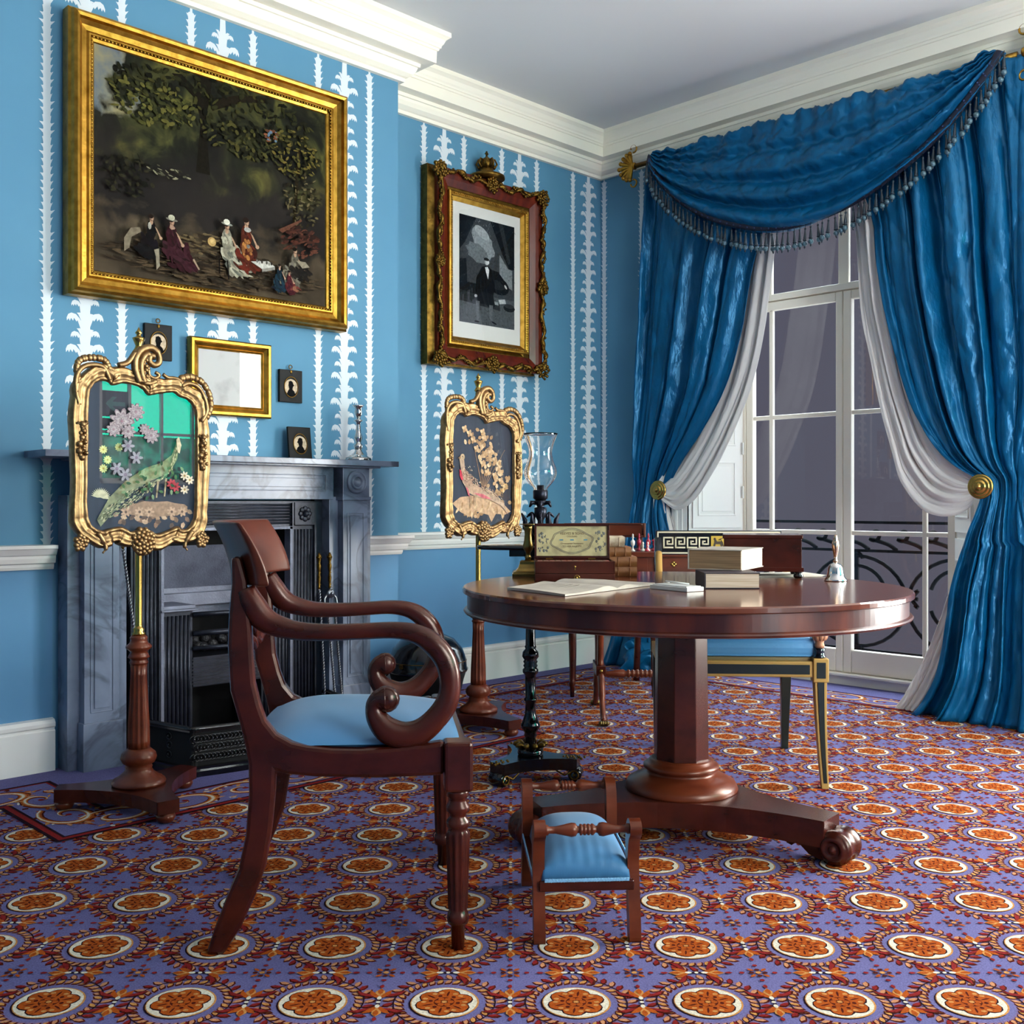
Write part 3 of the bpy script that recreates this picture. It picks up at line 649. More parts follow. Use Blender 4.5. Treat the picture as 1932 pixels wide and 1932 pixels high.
o = MB(); twist(o, (.0, -.035, .04), (-.016, .01, .50), .005); twist(o, (.035, -.035, .04), (.020, .01, .50), .005)
o.tube([(-.016, .01, .5), (-.032, .012, .53), (-.030, .015, .56), (-.008, .018, .585)], .005, 8); o.tube([(.020, .01, .5), (.034, .012, .53), (.030, .015, .56), (.008, .018, .585)], .005, 8)
o.build('arm', M_steel, tg); o = MB(); o.lathe([(.017, -.006), (.02, 0), (.017, .006)], 16, (0, .012, .58), axis='y'); o.ball((0, .004, .58), .008, 8); o.build('hinge', M_steel, tg)
o = MB(); handle_fig(o, (0, .02, .60)); o.build('handle', M_goldd, tg)
sh = thing('fire_shovel', 'twisted steel rod of a fire iron leaning behind the left pole screen', 'shovel', (-3.19, -.44, 0))
o = MB(); twist(o, (.055, -.05, .03), (-.02, .02, .80), .0055, 30); o.build('shaft', M_steel, sh); o = MB(); handle_fig(o, (-.02, .022, .80)); o.build('handle', M_goldd, sh)
# coal scuttle
cs = thing('coal_scuttle', 'black domed coal scuttle with worn gilt lettering behind the armchair', 'scuttle', LD(-.383, 4.76), CA-.15); cs.scale = (1.05, 1.05, .85)
o = MB(); o.lathe([(.10, .02), (.13, .06), (.155, .20), (.165, .24), (.16, .25)], 32); o.lathe([(.11, 0), (.11, .02)], 24); o.build('body', M_dark, cs)
o = MB(); o.lathe([(.172, .25), (.176, .262), (.170, .27), (.168, .31), (.150, .37), (.115, .42), (.07, .445), (0, .452)], 36); o.build('lid', M_ebony, cs)
o = MB(); o.lathe([(.1695, .305), (.1690, .309)], 36); 
for t in (-.5, .9):
    for k in range(2): o.tube([(.172*math.cos(-PI/2+t+.05*k+.03*math.cos(a)), .172*math.sin(-PI/2+t+.05*k+.03*math.cos(a)), .295+.011*math.sin(a)) for a in [i*.6 for i in range(11)]], .0022, 5)
o.build('gilt_lettering', M_goldd, cs)
o = MB(); o.tube([(-.17, 0, .24), (-.20, 0, .20), (-.17, 0, .12)], .008, 8); o.build('side_handle', M_ebony, cs)

# ================================================================ PICTURES
def frame_sweep(mb, x0, x1, z0, z1, prof, M, mi=0):
    """prof: [(inward offset, forward)] from outer edge; local frame: x right, z up, -y forward"""
    for j in range(len(prof)-1):
        a, fa = prof[j]; b, fb = prof[j+1]
        A = [(x0+a, -fa, z0+a), (x1-a, -fa, z0+a), (x1-a, -fa, z1-a), (x0+a, -fa, z1-a)]
        B = [(x0+b, -fb, z0+b), (x1-b, -fb, z0+b), (x1-b, -fb, z1-b), (x0+b, -fb, z1-b)]
        for k in range(4): mb.add([A[k], A[(k+1) % 4], B[(k+1) % 4], B[k]], [(0, 1, 2, 3)], mi, False, M)
def beads(mb, x0, x1, z0, z1, y, step, r, M=None, sc3=(1, 1, 1)):
    for (a, b, c, d) in ((x0, z0, x1, z0), (x0, z1, x1, z1), (x0, z0, x0, z1), (x1, z0, x1, z1)):
        n = int(math.hypot(c-a, d-b)/step)
        for k in range(n): t = (k+.5)/n; mb.ball((a+(c-a)*t, y, b+(d-b)*t), r, 6, 0, M, sc3)
class Art:
    """small painted shapes stacked on a picture plane, each its own paint colour"""
    dim = 1
    def __init__(s, w, h): s.mb = MB(); s.mats = []; s.idx = {}; s.w = w; s.h = h; s.n = 0
    def c(s, h, rough=.5):
        if s.dim != 1 and h.startswith('#'): h = '#'+''.join('%02x' % int(int(h[i:i+2], 16)*s.dim+(30, 24, 18)[(i-1)//2]*(1-s.dim)) for i in (1, 3, 5))
        if h not in s.idx: s.idx[h] = len(s.mats); s.mats.append(flat(h, rough) if isinstance(h, str) and h.startswith('#') else MATS[h])
        return s.idx[h]
    def p(s, col, pts): s.n += 1; s.mb.poly([((x-.5)*s.w, -s.n*.00002, (.5-y)*s.h) for x, y in pts], s.c(col)); return s
    def e(s, col, cx, cy, rx, ry, n=14, rot=0, jit=0):
        k = s.h/s.w; pts = []
        for i in range(n):
            a = 2*PI*i/n; j = 1+jit*math.sin(i*2.9+cx*50); u, v = rx*math.cos(a)*j, ry*math.sin(a)*j/k
            pts.append((cx+u*math.cos(rot)-v*math.sin(rot), cy+(u*math.sin(rot)+v*math.cos(rot))))
        return s.p(col, pts)
def tree_paint():
    m = bpy.data.materials.new('landscape_paint'); m.use_nodes = True; nt = m.node_tree; L = nt.links.new; b = nt.nodes['Principled BSDF']
    tc = nt.nodes.new('ShaderNodeTexCoord'); sp = nt.nodes.new('ShaderNodeSeparateXYZ'); L(tc.outputs['Object'], sp.inputs[0])
    def noise(sc_, det=8, dist=0.3):
        n = nt.nodes.new('ShaderNodeTexNoise'); n.inputs['Scale'].default_value = sc_; n.inputs['Detail'].default_value = det; n.inputs['Distortion'].default_value = dist; L(tc.outputs['Object'], n.inputs['Vector']); return n.outputs[0]
    def ramp(src, els):
        r = nt.nodes.new('ShaderNodeValToRGB'); e = r.color_ramp.elements; e[0].position, e[0].color = els[0][0], hexc(els[0][1]); e[1].position, e[1].color = els[-1][0], hexc(els[-1][1])
        for p, c in els[1:-1]: q = e.new(p); q.color = hexc(c)
        L(src, r.inputs[0]); return r.outputs[0]
    def math_(op, a, b_):
        n = nt.nodes.new('ShaderNodeMath'); n.operation = op
        for i, q in enumerate((a, b_)):
            if isinstance(q, (int, float)): n.inputs[i].default_value = q
            else: L(q, n.inputs[i])
        return n.outputs[0]
    def mix(f, a, c):
        n = nt.nodes.new('ShaderNodeMix'); n.data_type = 'RGBA'; L(f, n.inputs[0]); L(a, n.inputs[6]); L(c, n.inputs[7]); return n.outputs[2]
    fol = ramp(noise(7, 10, .8), [(.38, '#0d0d08'), (.5, '#1c1d10'), (.6, '#3a3a1c'), (.72, '#66602c')])
    drk = ramp(noise(5), [(.3, '#14110f'), (.7, '#241e1a')])
    grd = ramp(noise(6, 6), [(.3, '#2c2419'), (.5, '#43382a'), (.7, '#594c3a')])
    skyc = ramp(noise(6), [(.4, '#4d5e6e'), (.6, '#8d8460')])
    z = sp.outputs[2]; x = sp.outputs[0]
    zn = math_('ADD', z, math_('MULTIPLY', math_('SUBTRACT', noise(9), .5), .5))
    def step(v, lo, hi):
        r = nt.nodes.new('ShaderNodeMapRange'); r.inputs[1].default_value = lo; r.inputs[2].default_value = hi; L(v, r.inputs[0]); r.clamp = True; return r.outputs[0]
    c1 = mix(step(zn, -.03, .17), drk, fol)
    c2 = mix(step(math_('MULTIPLY', zn, -1.0), .17, .25), c1, grd)
    sk = math_('MULTIPLY', step(math_('ADD', math_('MULTIPLY', x, -1), math_('MULTIPLY', math_('SUBTRACT', noise(10), .5), .6)), .40, .47), step(zn, .13, .2))
    c3 = mix(sk, c2, skyc); L(c3, b.inputs['Base Color']); b.inputs['Roughness'].default_value = .7; b.inputs['Specular IOR Level'].default_value = .1; return m
# large landscape, canted forward from the wall
LW, LH = 1.225, 1.045
lp = thing('landscape_painting', 'large dark oil painting of figures under trees in a broad gilt frame', 'painting', (-2.785, YB-.012, 2.255))
o = MB(); frame_sweep(o, -LW/2, LW/2, -LH/2, LH/2, [(.0, 0), (0, .05), (.008, .058), (.012, .075), (.022, .082), (.032, .078), (.036, .062), (.05, .05), (.068, .046), (.076, .052), (.082, .052), (.088, .042), (.098, .038), (.104, .030)], None)
beads(o, -LW/2+.086, LW/2-.086, -LH/2+.086, LH/2-.086, -.05, .014, .0052, None, (1, .8, 1)); 
o.build('frame', M_gold, lp)
CWd, CHt = LW-.2, LH-.2
o = MB(); o.bb(-CWd/2, CWd/2, -.033, -.028, -CHt/2, CHt/2); o.build('canvas', tree_paint(), lp)
A = Art(CWd, CHt)
rp_ = random.Random(12)
def tone(h, k): return '#'+''.join('%02x' % max(0, min(255, int(round(int(h[i:i+2], 16)*k*.78/6)*6))) for i in (1, 3, 5))
def dab(cx, cy, rx, ry, cols, n, l, w_, ang, spread=.5):
    for _ in range(n):
        t = rp_.random()*6.283; r_ = math.sqrt(rp_.random()); A.e(rp_.choice(cols), cx+rx*r_*math.cos(t), cy+ry*r_*math.sin(t), l*rp_.uniform(.5, 1.2), w_*rp_.uniform(.5, 1.3), 7, ang+rp_.uniform(-spread, spread))
A.p('#16120a', [(.40, .0), (.47, .0), (.455, .12), (.44, .2), (.46, .46), (.40, .46), (.42, .22), (.40, .12), (.30, .03), (.34, .02), (.41, .08)])
A.p('#1c160c', [(.46, .10), (.60, .03), (.72, .01), (.73, .03), (.6, .07), (.47, .15)]); A.p('#2a2110', [(.86, .22), (.875, .22), (.86, .46), (.845, .70), (.83, .70), (.845, .46)])
dab(.5, .12, .46, .13, ['#2a2a14', '#3c3a1a', '#1b1b0e', '#12120a'], 260, .020, .007, .3, 1.5)
dab(.22, .20, .17, .10, ['#4a4a22', '#33341a', '#5f5a2a', '#1d1e10'], 170, .016, .006, .2, 1.5); dab(.60, .26, .18, .08, ['#30301a', '#4b4722', '#1a1a0f'], 120, .016, .006, .2, 1.5)
dab(.84, .26, .12, .12, ['#5a5224', '#3d3a1c', '#6b5c2a', '#23210f'], 150, .014, .005, .4, 1.5); dab(.73, .20, .035, .03, ['#7a4a30', '#5c3a28', '#5d7486'], 24, .010, .005, 0, 1.5)
dab(.88, .48, .09, .14, ['#3a3420', '#4d442a', '#241f14', '#6a5f40'], 110, .013, .004, -.6, 1.2); dab(.12, .55, .10, .10, ['#1f1e12', '#2e2b1a', '#12110b'], 90, .014, .005, .4, 1.4); dab(.28, .50, .09, .025, ['#4c4a38', '#8a8468', '#2c2a1e'], 26, .012, .003, .2, .6)
dab(.5, .90, .48, .09, ['#3a2f22', '#2a2219', '#4a3c2b', '#544532'], 330, .030, .004, 0, .25); dab(.42, .80, .12, .05, ['#544630', '#3d3324', '#66563a'], 60, .02, .004, .1, .3)
dab(.86, .70, .09, .08, ['#3f231b', '#4f2b20', '#2d1b15', '#5a3527'], 90, .018, .006, -.4, .5); A.p('#5d3a2b', [(.75, .66), (.86, .585), (.865, .592), (.77, .672)])
def fig(x, y, s, dress, skin='#b08c70', hair='#221610', hat=None, lean=0, skirt=1, flow=.03):
    cs = [tone(dress, k) for k in (1, .82, .65, 1.12)]
    dab(x+flow*s*.6, y+.085*s, .034*s*skirt, .045*s, cs, 34, .022*s, .007*s, 1.2, .5); dab(x+flow*s*1.3, y+.115*s, .040*s*skirt, .022*s, cs, 22, .020*s, .006*s, .5, .5)
    A.e(cs[1], x, y+.020*s, .017*s, .034*s, 12, lean); dab(x, y+.02*s, .014*s, .028*s, cs, 14, .012*s, .004*s, 1.3, .4)
    A.p(skin, [(x+.012*s, y+.004*s), (x+.020*s, y+.012*s), (x+.036*s, y+.046*s), (x+.030*s, y+.048*s)]); A.e(skin, x+.034*s, y+.048*s, .006*s, .006*s, 7)
    A.e(skin, x, y-.012*s, .006*s, .010*s, 8); A.e(tone(skin, .9), x+.001, y-.028*s, .0078*s, .0105*s, 10); A.e(skin, x+.003*s, y-.028*s, .0045*s, .008*s, 8); A.e(hair, x-.002*s, y-.035*s, .0095*s, .0075*s, 9)
    if hat: A.e(tone(hat, .8), x, y-.036*s, .019*s, .0042*s, 10, .12); A.e(hat, x-.001, y-.043*s, .0105*s, .0085*s, 9)
fig(.205, .76, 1.1, '#181316', flow=-.01); A.e('#a8a294', .198, .765, .007, .014, 8); A.p('#7c705c', [(.10, .84), (.125, .79), (.16, .78), (.165, .80), (.128, .83), (.120, .88), (.100, .90)]); A.p('#8d836e', [(.215, .87), (.235, .86), (.238, .94), (.225, .96), (.222, .9)])
fig(.285, .765, 1.3, '#482029', hat='#b5b096', skirt=1.15); A.e('#b08c76', .287, .755, .012, .007, 8); A.p('#a58a72', [(.37, .885), (.376, .88), (.40, .925), (.395, .93)])
fig(.515, .735, 1.35, '#cfc8ac', hat='#d8d3bd', flow=.035); A.p('#120d09', [(.478, .84), (.484, .84), (.486, .93), (.480, .93)]); A.p('#120d09', [(.515, .86), (.520, .86), (.526, .95), (.520, .95)]); A.e('#b8965c', .450, .785, .018, .018, 12); A.e('#d0b074', .452, .782, .011, .011, 10)
fig(.60, .70, 1.45, '#6e2c1e', flow=0, skirt=.8); dab(.603, .79, .020, .045, ['#9a6234', '#80502c', '#b0743c'], 22, .014, .006, 1.4, .3); A.e('#a8a49c', .605, .695, .016, .010, 10); A.e('#77736c', .608, .775, .008, .008, 8)
A.p('#c4c0b4', [(.62, .845), (.70, .828), (.73, .850), (.67, .872)]); A.p('#8b867c', [(.67, .872), (.73, .850), (.73, .865), (.672, .888)])
for k in range(7): A.e(('#6d6a66', '#aaa69e', '#39342f', '#bdb7ac', '#5b5650', '#8f8a80', '#2d2824')[k], .648+.011*k, .838+.004*(k % 2), .005, .007, 7)
fig(.825, .785, 1.15, '#8c8470', hair='#171109', flow=-.02); dab(.85, .86, .05, .035, ['#211c18', '#2c2621', '#191512'], 40, .02, .007, .4, .8); A.p('#8d826e', [(.83, .80), (.875, .80), (.895, .822), (.86, .834)])
fig(.75, .865, .75, '#1e3542', skin='#b58e76', flow=.0); fig(.795, .885, .65, '#64282c', skin='#b5876f', flow=.02); dab(.825, .945, .022, .012, ['#6a322c', '#8a5a44'], 12, .010, .005, .4, .4)
for k in range(16): a = k*.4; A.p('#2a2218', [(.685+.033*math.cos(a), .925+.042*math.sin(a)), (.6875+.033*math.cos(a), .928+.042*math.sin(a)), (.6875+.033*math.cos(a+.4), .928+.042*math.sin(a+.4)), (.685+.033*math.cos(a+.4), .925+.042*math.sin(a+.4))])
A.mb.build('painted_figures', A.mats, lp, loc=(0, -.0335, 0))
# portrait engraving in antique frame
pw, ph = .80, 1.035
pp = thing('portrait_engraving', 'black and white engraving of a seated gentleman in ornate gilt frame topped by a crown', 'picture', (-1.015, -.008, 2.21))
o = MB(); frame_sweep(o, -pw/2-.02, pw/2-.03, -ph/2, ph/2, [(0, 0), (0, .05), (.02, .055), (.04, .06), (.10, .062), (.14, .045), (.2, .04)], None); o.build('outer_frame', M_goldd, pp)
o = MB(); frame_sweep(o, -pw/2+.02, pw/2-.0, -ph/2+.01, ph/2-.01, [(0, .05), (0, .085), (.03, .085), (.05, .080), (.085, .066), (.085, .05)], None); o.build('mahogany_moulding', mat('mahogany_frame', '#43140b', .25, grain=('#6e2814', (20, 20, 3), .35, .7), coat=.3), pp)
o = MB(); x0, x1, z0, z1 = -pw/2+.105, pw/2-.105, -ph/2+.115, ph/2-.115
frame_sweep(o, x0, x1, z0, z1, [(0, .05), (0, .082), (.008, .086), (.022, .080), (.026, .072), (.044, .058), (.048, .05)], None); beads(o, x0+.014, x1-.014, z0+.014, z1-.014, -.084, .013, .0055)
o.build('inner_frame', M_gold, pp)
o = MB()   # rococo carving wrapping the moulding
def carve(mb, x0, z0, x1, z1, y, nrm, seed, amp=.012):
    Ls = math.hypot(x1-x0, z1-z0); n = max(8, int(Ls/.02)); rr = random.Random(seed); ux, uz = (x1-x0)/Ls, (z1-z0)/Ls
    pts = []; 
    for i in range(n*2+1):
        t = i/(n*2); wv = amp*math.sin(t*Ls*42+seed)*1.0+.012*math.cos(2*PI*t); pts.append((x0+ux*Ls*t+nrm[0]*wv, y-.012-.004*math.sin(i), z0+uz*Ls*t+nrm[1]*wv))
    mb.tube(pts, [.010+.004*math.sin(i*.9) for i in range(len(pts))], 7)
    for i in range(n*2):
        t = (i+.5)/(n*2); wv = amp*math.sin(t*Ls*42+seed+1.3)*1.2; mb.ball((x0+ux*Ls*t+nrm[0]*(wv+rr.uniform(-.008, .008)), y-.014, z0+uz*Ls*t+nrm[1]*(wv+rr.uniform(-.008, .008))), rr.uniform(.005, .011), 6)
X0, X1, Z0, Z1 = -pw/2+.03, pw/2-.005, -ph/2+.03, ph/2-.03
carve(o, X0, Z0, X1, Z0, -.085, (0, 1), 1); carve(o, X0, Z1, X1, Z1, -.085, (0, 1), 2); carve(o, X0, Z0, X0, Z1, -.085, (1, 0), 3, .008); carve(o, X1, Z0, X1, Z1, -.085, (1, 0), 4, .010)
for (cx, cz, R) in ((X0, Z0, .045), (X1, Z0, .05), (X0, Z1, .045), (X1, Z1, .05), (0, Z0, .045), (0, Z1-.005, .045), (X0, .02, .03), (X1, -.02, .04)):
    rr = random.Random(int(cx*100+cz*10+5))
    for k in range(26):
        a = k*2.4; q = R*math.sqrt(k/26); o.ball((cx+q*math.cos(a), -.098-.012*(1-q/R), cz+q*math.sin(a)), rr.uniform(.006, .012), 7)
    for k in range(3): o.tube([(cx+R*(1-.2*k)*.8*math.cos(t), -.10, cz+R*(1-.2*k)*.8*math.sin(t)) for t in [k+i*.4 for i in range(10)]], .006, 6)
o.build('carved_border', M_gold if False else M_goldd, pp)
o = MB(); cz = ph/2+.03; o.lathe([(.10, 0), (.10, .014), (.085, .022), (.0, .024)], 20, (0, -.05, cz-.025)); o.lathe([(.040, 0), (.043, .01), (.038, .02), (.040, .03)], 18, (0, -.05, cz))
for k in range(8):
    a = k*PI/4; o.tube([(.040*math.cos(a), -.05+.040*math.sin(a), cz+.03), (.056*math.cos(a), -.05+.056*math.sin(a), cz+.055), (.045*math.cos(a), -.05+.045*math.sin(a), cz+.080), (0, -.05, cz+.072)], .006, 6)
    o.ball((.042*math.cos(a), -.05+.042*math.sin(a), cz+.038), .008, 6)
o.ball((0, -.05, cz+.06), .035, 12); o.ball((0, -.05, cz+.09), .011, 8); o.box((0, -.05, cz+.112), (.008, .008, .03)); o.box((0, -.05, cz+.114), (.02, .008, .008)); o.build('crown_crest', M_goldd, pp)
W2, H2 = x1-x0-.09, z1-z0-.09
o = MB(); o.bb(-W2/2, W2/2, -.056, -.05, -H2/2, H2/2); o.build('mount', mat('mount_paper', '#cdcbc4', .7), pp)
A = Art(W2*.82, H2*.80)
A.p('#3b3f41', [(0, 0), (1, 0), (1, 1), (0, 1)]); A.e('#8a9092', .42, .22, .22, .16, 18, .5, .08); A.e('#6a7072', .32, .33, .2, .12, 16, .2, .1); A.e('#9ea3a4', .40, .13, .14, .07, 14, .3)
A.p('#0f1214', [(0, 0), (.30, 0), (.20, .12), (.10, .25), (.0, .33)]); A.p('#0f1214', [(.55, 0), (1, 0), (1, .42), (.90, .42), (.78, .30), (.64, .12)]); A.p('#2c3032', [(.70, 0), (.78, 0), (.93, .36), (.88, .38)])
A.p('#7c8183', [(.72, .30), (.88, .42), (.96, .43), (.96, .62), (.72, .56)]); A.p('#15181a', [(.0, .42), (.12, .40), (.14, .62), (.3, .62), (.3, .72), (0, .72)])
A.p('#4e5355', [(0, .72), (1, .72), (1, 1), (0, 1)]); A.p('#2a2d2f', [(.0, .70), (.72, .76), (.74, .84), (0, .80)]); A.p('#8f9496', [(.32, .74), (.70, .76), (.70, .79), (.34, .77)])
A.e('#0c0e10', .70, .60, .20, .12, 16, .1); A.e('#232628', .70, .585, .15, .08, 14); A.p('#0b0d0f', [(.40, .45), (.50, .43), (.60, .47), (.64, .60), (.60, .72), (.50, .76), (.36, .78), (.28, .70), (.30, .56)])
A.p('#0b0d0f', [(.56, .46), (.70, .47), (.84, .56), (.82, .60), (.68, .55), (.58, .55)]); A.p('#16191b', [(.28, .74), (.42, .68), (.60, .70), (.64, .80), (.58, .84), (.46, .80), (.34, .80)])
A.p('#5d6264', [(.29, .78), (.36, .78), (.34, .90), (.36, .97), (.31, .97), (.29, .88)]); A.p('#5d6264', [(.53, .80), (.60, .80), (.59, .90), (.60, .95), (.55, .95), (.53, .88)]); A.e('#0b0d0f', .31, .975, .045, .012, 10); A.e('#0b0d0f', .62, .965, .05, .012, 10, .2)
A.e('#c9cccc', .485, .40, .040, .038, 14); A.e('#1a1c1e', .475, .372, .045, .022, 12); A.p('#d5d7d6', [(.455, .45), (.50, .44), (.53, .47), (.51, .56), (.475, .50)]); A.e('#b9bcbc', .29, .735, .025, .02, 10); A.e('#c2c5c5', .835, .60, .03, .018, 10, .6)
A.p('#b4b7b7', [(.70, .735), (.82, .72), (.84, .76), (.72, .775)]); A.e('#101214', .90, .80, .11, .05, 14); A.e('#303335', .90, .78, .09, .03, 14)
for k in range(260):
    x, y = rr.random(), rr.random(); dk = y > .3 or x < .25 or x > .6
    A.e(rr.choice(['#1a1c1e', '#303437', '#25282a', '#45494b'] if dk else ['#7d8284', '#949899', '#6a6e70']) if not (.27 < x < .66 and .36 < y < .97) else rr.choice(['#121416', '#1b1d1f']), x, y, .018, .003, 5, rr.choice([.5, -.5, 1.2]))
A.e('#c9cccc', .485, .40, .034, .034, 14); A.e('#1a1c1e', .475, .376, .040, .020, 12)
A.mb.build('print', A.mats, pp, loc=(0, -.0565, .012)); o = MB(); o.bb(-W2/2, W2/2, -.062, -.0605, -H2/2, H2/2); o.build('glass', G_clear, pp)
# small gilt picture with pale drawing
sp_ = thing('small_gilt_picture', 'small gilt framed pale drawing hanging under the large painting', 'picture', (-2.722, YB-.01, 1.482))
o = MB(); frame_sweep(o, -.185, .185, -.155, .155, [(0, 0), (0, .024), (.006, .030), (.016, .030), (.020, .022), (.032, .014), (.036, .016), (.040, .012), (.044, .010)], None); o.build('frame', M_gold, sp_)
o = MB(); o.bb(-.142, .142, -.009, -.004, -.112, .112); o.build('drawing', mat('pale_drawing', '#b9b6b2', .6, noise=('#968f8b', 9, .52, .75)), sp_); o = MB(); o.bb(-.142, .142, -.0115, -.0105, -.112, .112); o.build('glass', G_clear, sp_)
# silhouettes
def silhouette(nm, lab, x, z, tilt=0, ring=True, y=YB-.004, turn=1):
    t = thing(nm, lab, 'picture', (x, y, z), 0, 'silhouettes over the mantelpiece')
    t.rotation_euler = (tilt, 0, 0)
    o = MB(); o.bb(-.057, .057, -.012, 0, -.070, .070); o.build('frame', M_dark, t, bevel=.002)
    o = MB(); 
    o.tube([(.034*math.cos(a), -.0135, .044*math.sin(a)-.004) for a in [i*2*PI/28 for i in range(29)]], .0022, 6); o.build('oval_rim', M_goldd, t)
    A = Art(.114, .14); A.e('#d9c2a4', .5, .53, .285, .37*.82, 26)
    A.p('#101012', [(.5+turn*(.0+dx), .53+dy) for dx, dy in ((-.10, -.17), (.0, -.20), (.07, -.16), (.10, -.09), (.14, -.05), (.09, -.02), (.07, .03), (.06, .07), (.14, .12), (.20, .24), (.0, .30), (-.20, .24), (-.14, .12), (-.08, .06), (-.12, -.05))])
    A.mb.build('profile_portrait', A.mats, t, loc=(0, -.0122, 0)); 
    if ring: o = MB(); o.tube([(.008*math.cos(a), -.008, .083+.008*math.sin(a)) for a in [i*2*PI/14 for i in range(15)]], .0022, 6); o.ball((0, -.013, .062), .006, 8, 0, None, (1, .4, 1.4)); o.build('hanging_ring', M_goldd, t)
    return t
silhouette('silhouette', 'black framed oval silhouette hanging right of the small gilt picture', -2.429, 1.475)
silhouette('silhouette', 'black framed oval silhouette leaning on the mantel shelf', -2.41, 1.228, -.12, False, YB-.045, -1)
silhouette('silhouette', 'black framed oval silhouette hanging partly behind the left pole screen', -3.03, 1.60)
# silver candlestick
ck = thing('silver_candlestick', 'fluted silver candlestick at the right end of the marble mantelpiece', 'candlestick', (-2.15, YB-.12, 1.158))
o = MB(); o.lathe([(.058, 0), (.060, .006), (.056, .014), (.050, .016), (.040, .022), (.026, .030), (.016, .044), (.014, .054)], 40, flute=(14, .10, 0, .05)); o.build('foot', M_silver, ck)
o = MB(); o.lathe([(.014, .05), (.020, .062), (.020, .070), (.012, .078), (.013, .086), (.018, .098), (.018, .106), (.012, .125), (.010, .160), (.011, .172), (.020, .176), (.020, .180), (.009, .184), (.009, .194)], 28, flute=(10, .18, .085, .168)); o.build('stem', M_silver, ck)
o = MB(); o.lathe([(.009, .192), (.016, .204), (.018, .216), (.014, .232), (.022, .240), (.026, .246), (.012, .246), (.011, .242)], 28); o.build('socket', M_silver, ck)
# ================================================================ CURTAINS
def resample(pts, n):
    P = [np.array(p, float) for p in pts]; d = [0]
    for i in range(1, len(P)): d.append(d[-1]+np.linalg.norm(P[i]-P[i-1]))
    out = []
    for k in range(n+1):
        s = d[-1]*k/n; i = max(0, min(len(P)-2, int(np.searchsorted(d, s))-1)); t = (s-d[i])/max(1e-9, d[i+1]-d[i]); out.append(P[i]*(1-t)+P[i+1]*t)
    return out
def edge_from(px, x, n=120): return resample(bez([tuple(onX(a, b, x)) for a, b in px], 8), n)
def match_z(E, zs):
    """resample an edge so that point k lies at height zs[k]"""
    z = np.array([p[2] for p in E])[::-1]; y = np.array([p[1] for p in E])[::-1]
    return [np.array([0, np.interp(q, z, y), q]) for q in zs]
def fold(u, t, nf, ph):
    s = math.sin(2*PI*nf*(u+.035*math.sin(2*PI*u*2.3+ph))+ph+.9*math.sin(3*t+ph)); s2 = math.sin(2*PI*(nf*1.93)*u+ph*2.1+1.7*math.sin(2*t))+.4*math.sin(2*PI*nf*3.7*u+ph+2.5*t)
    return (abs(s)**.75*(1 if s > 0 else -1))*.72+.28*s2
def wr(u, t, sd):
    a = 1-abs(math.sin(9*u+13*t+sd+1.3*math.sin(7*t+5*u))); b = 1-abs(math.sin(21*u-17*t+sd*2+1.7*math.sin(11*t-6*u+sd))); c = 1-abs(math.sin(13*t+31*u+2*math.sin(9*u-5*t)+sd))
    return a**3*.8+b**3*.6+c**4*.5-.5+math.sin(61*u-37*t+sd*3)*.15*math.sin(29*t)
def drape(name, E0, E1, x0, nf, amp, mats, parent=None, ph=0, nu=150, xfun=None, wrk=.009, crease=1):
    n = len(E0)-1
    def fn(u, v):
        i = min(n-1, int(v*n)); t = v*n-i; a = E0[i]*(1-t)+E0[i+1]*t; b = E1[i]*(1-t)+E1[i+1]*t
        p = a*(1-u)+b*u; W = abs(b[1]-a[1]); am = amp(v)*min(1, W/.12+.25)
        ed = math.sin(PI*min(1, u*12)/2) if u < .5 else 1
        f_ = fold(u, v, nf, ph)*(.78+.42*math.sin(2*PI*1.35*u+ph*1.7+1.2*v))
        q = (xfun(v) if xfun else x0)-am*f_+wrk*wr(u, v, ph)
        return (q, p[1]+.35*am*math.cos(2*PI*nf*u+ph), p[2])
    o = MB().grid(fn, nu, n).build(name, mats, parent, solid=.003)
    return o
zt = 2.93
# --- left pair
XL = -.085
zs = [zt-(zt-.004)*k/150 for k in range(151)]
Lout = match_z(edge_from([(1224, 300), (1215, 450), (1205, 650), (1196, 850), (1187, 985), (1178, 1080), (1165, 1180), (1150, 1235), (1140, 1262)], XL), zs)
Lin = match_z(edge_from([(1500, 180), (1452, 380), (1418, 500), (1396, 620), (1366, 730), (1318, 820), (1272, 890), (1256, 922), (1250, 955), (1262, 1010), (1282, 1090), (1290, 1180), (1290, 1235), (1300, 1262)], XL), zs)
cl = thing('left_curtain', 'blue silk curtain tied back at the left of the french window', 'curtain', (0, 0, 0), 0, None)
def ampL(v):
    z = zt-(zt-.02)*v; return .016+.034*min(1, abs(z-1.03)/.7)*(1 if z < 2.3 else 1-.55*(z-2.3)/.6)
drape('curtain_panel', Lout, Lin, XL, 4.5, ampL, M_silk, cl, 1.2, 170, lambda v: XL+.03*math.exp(-((v-.65)/.05)**2)-.06*max(0, v-.75))
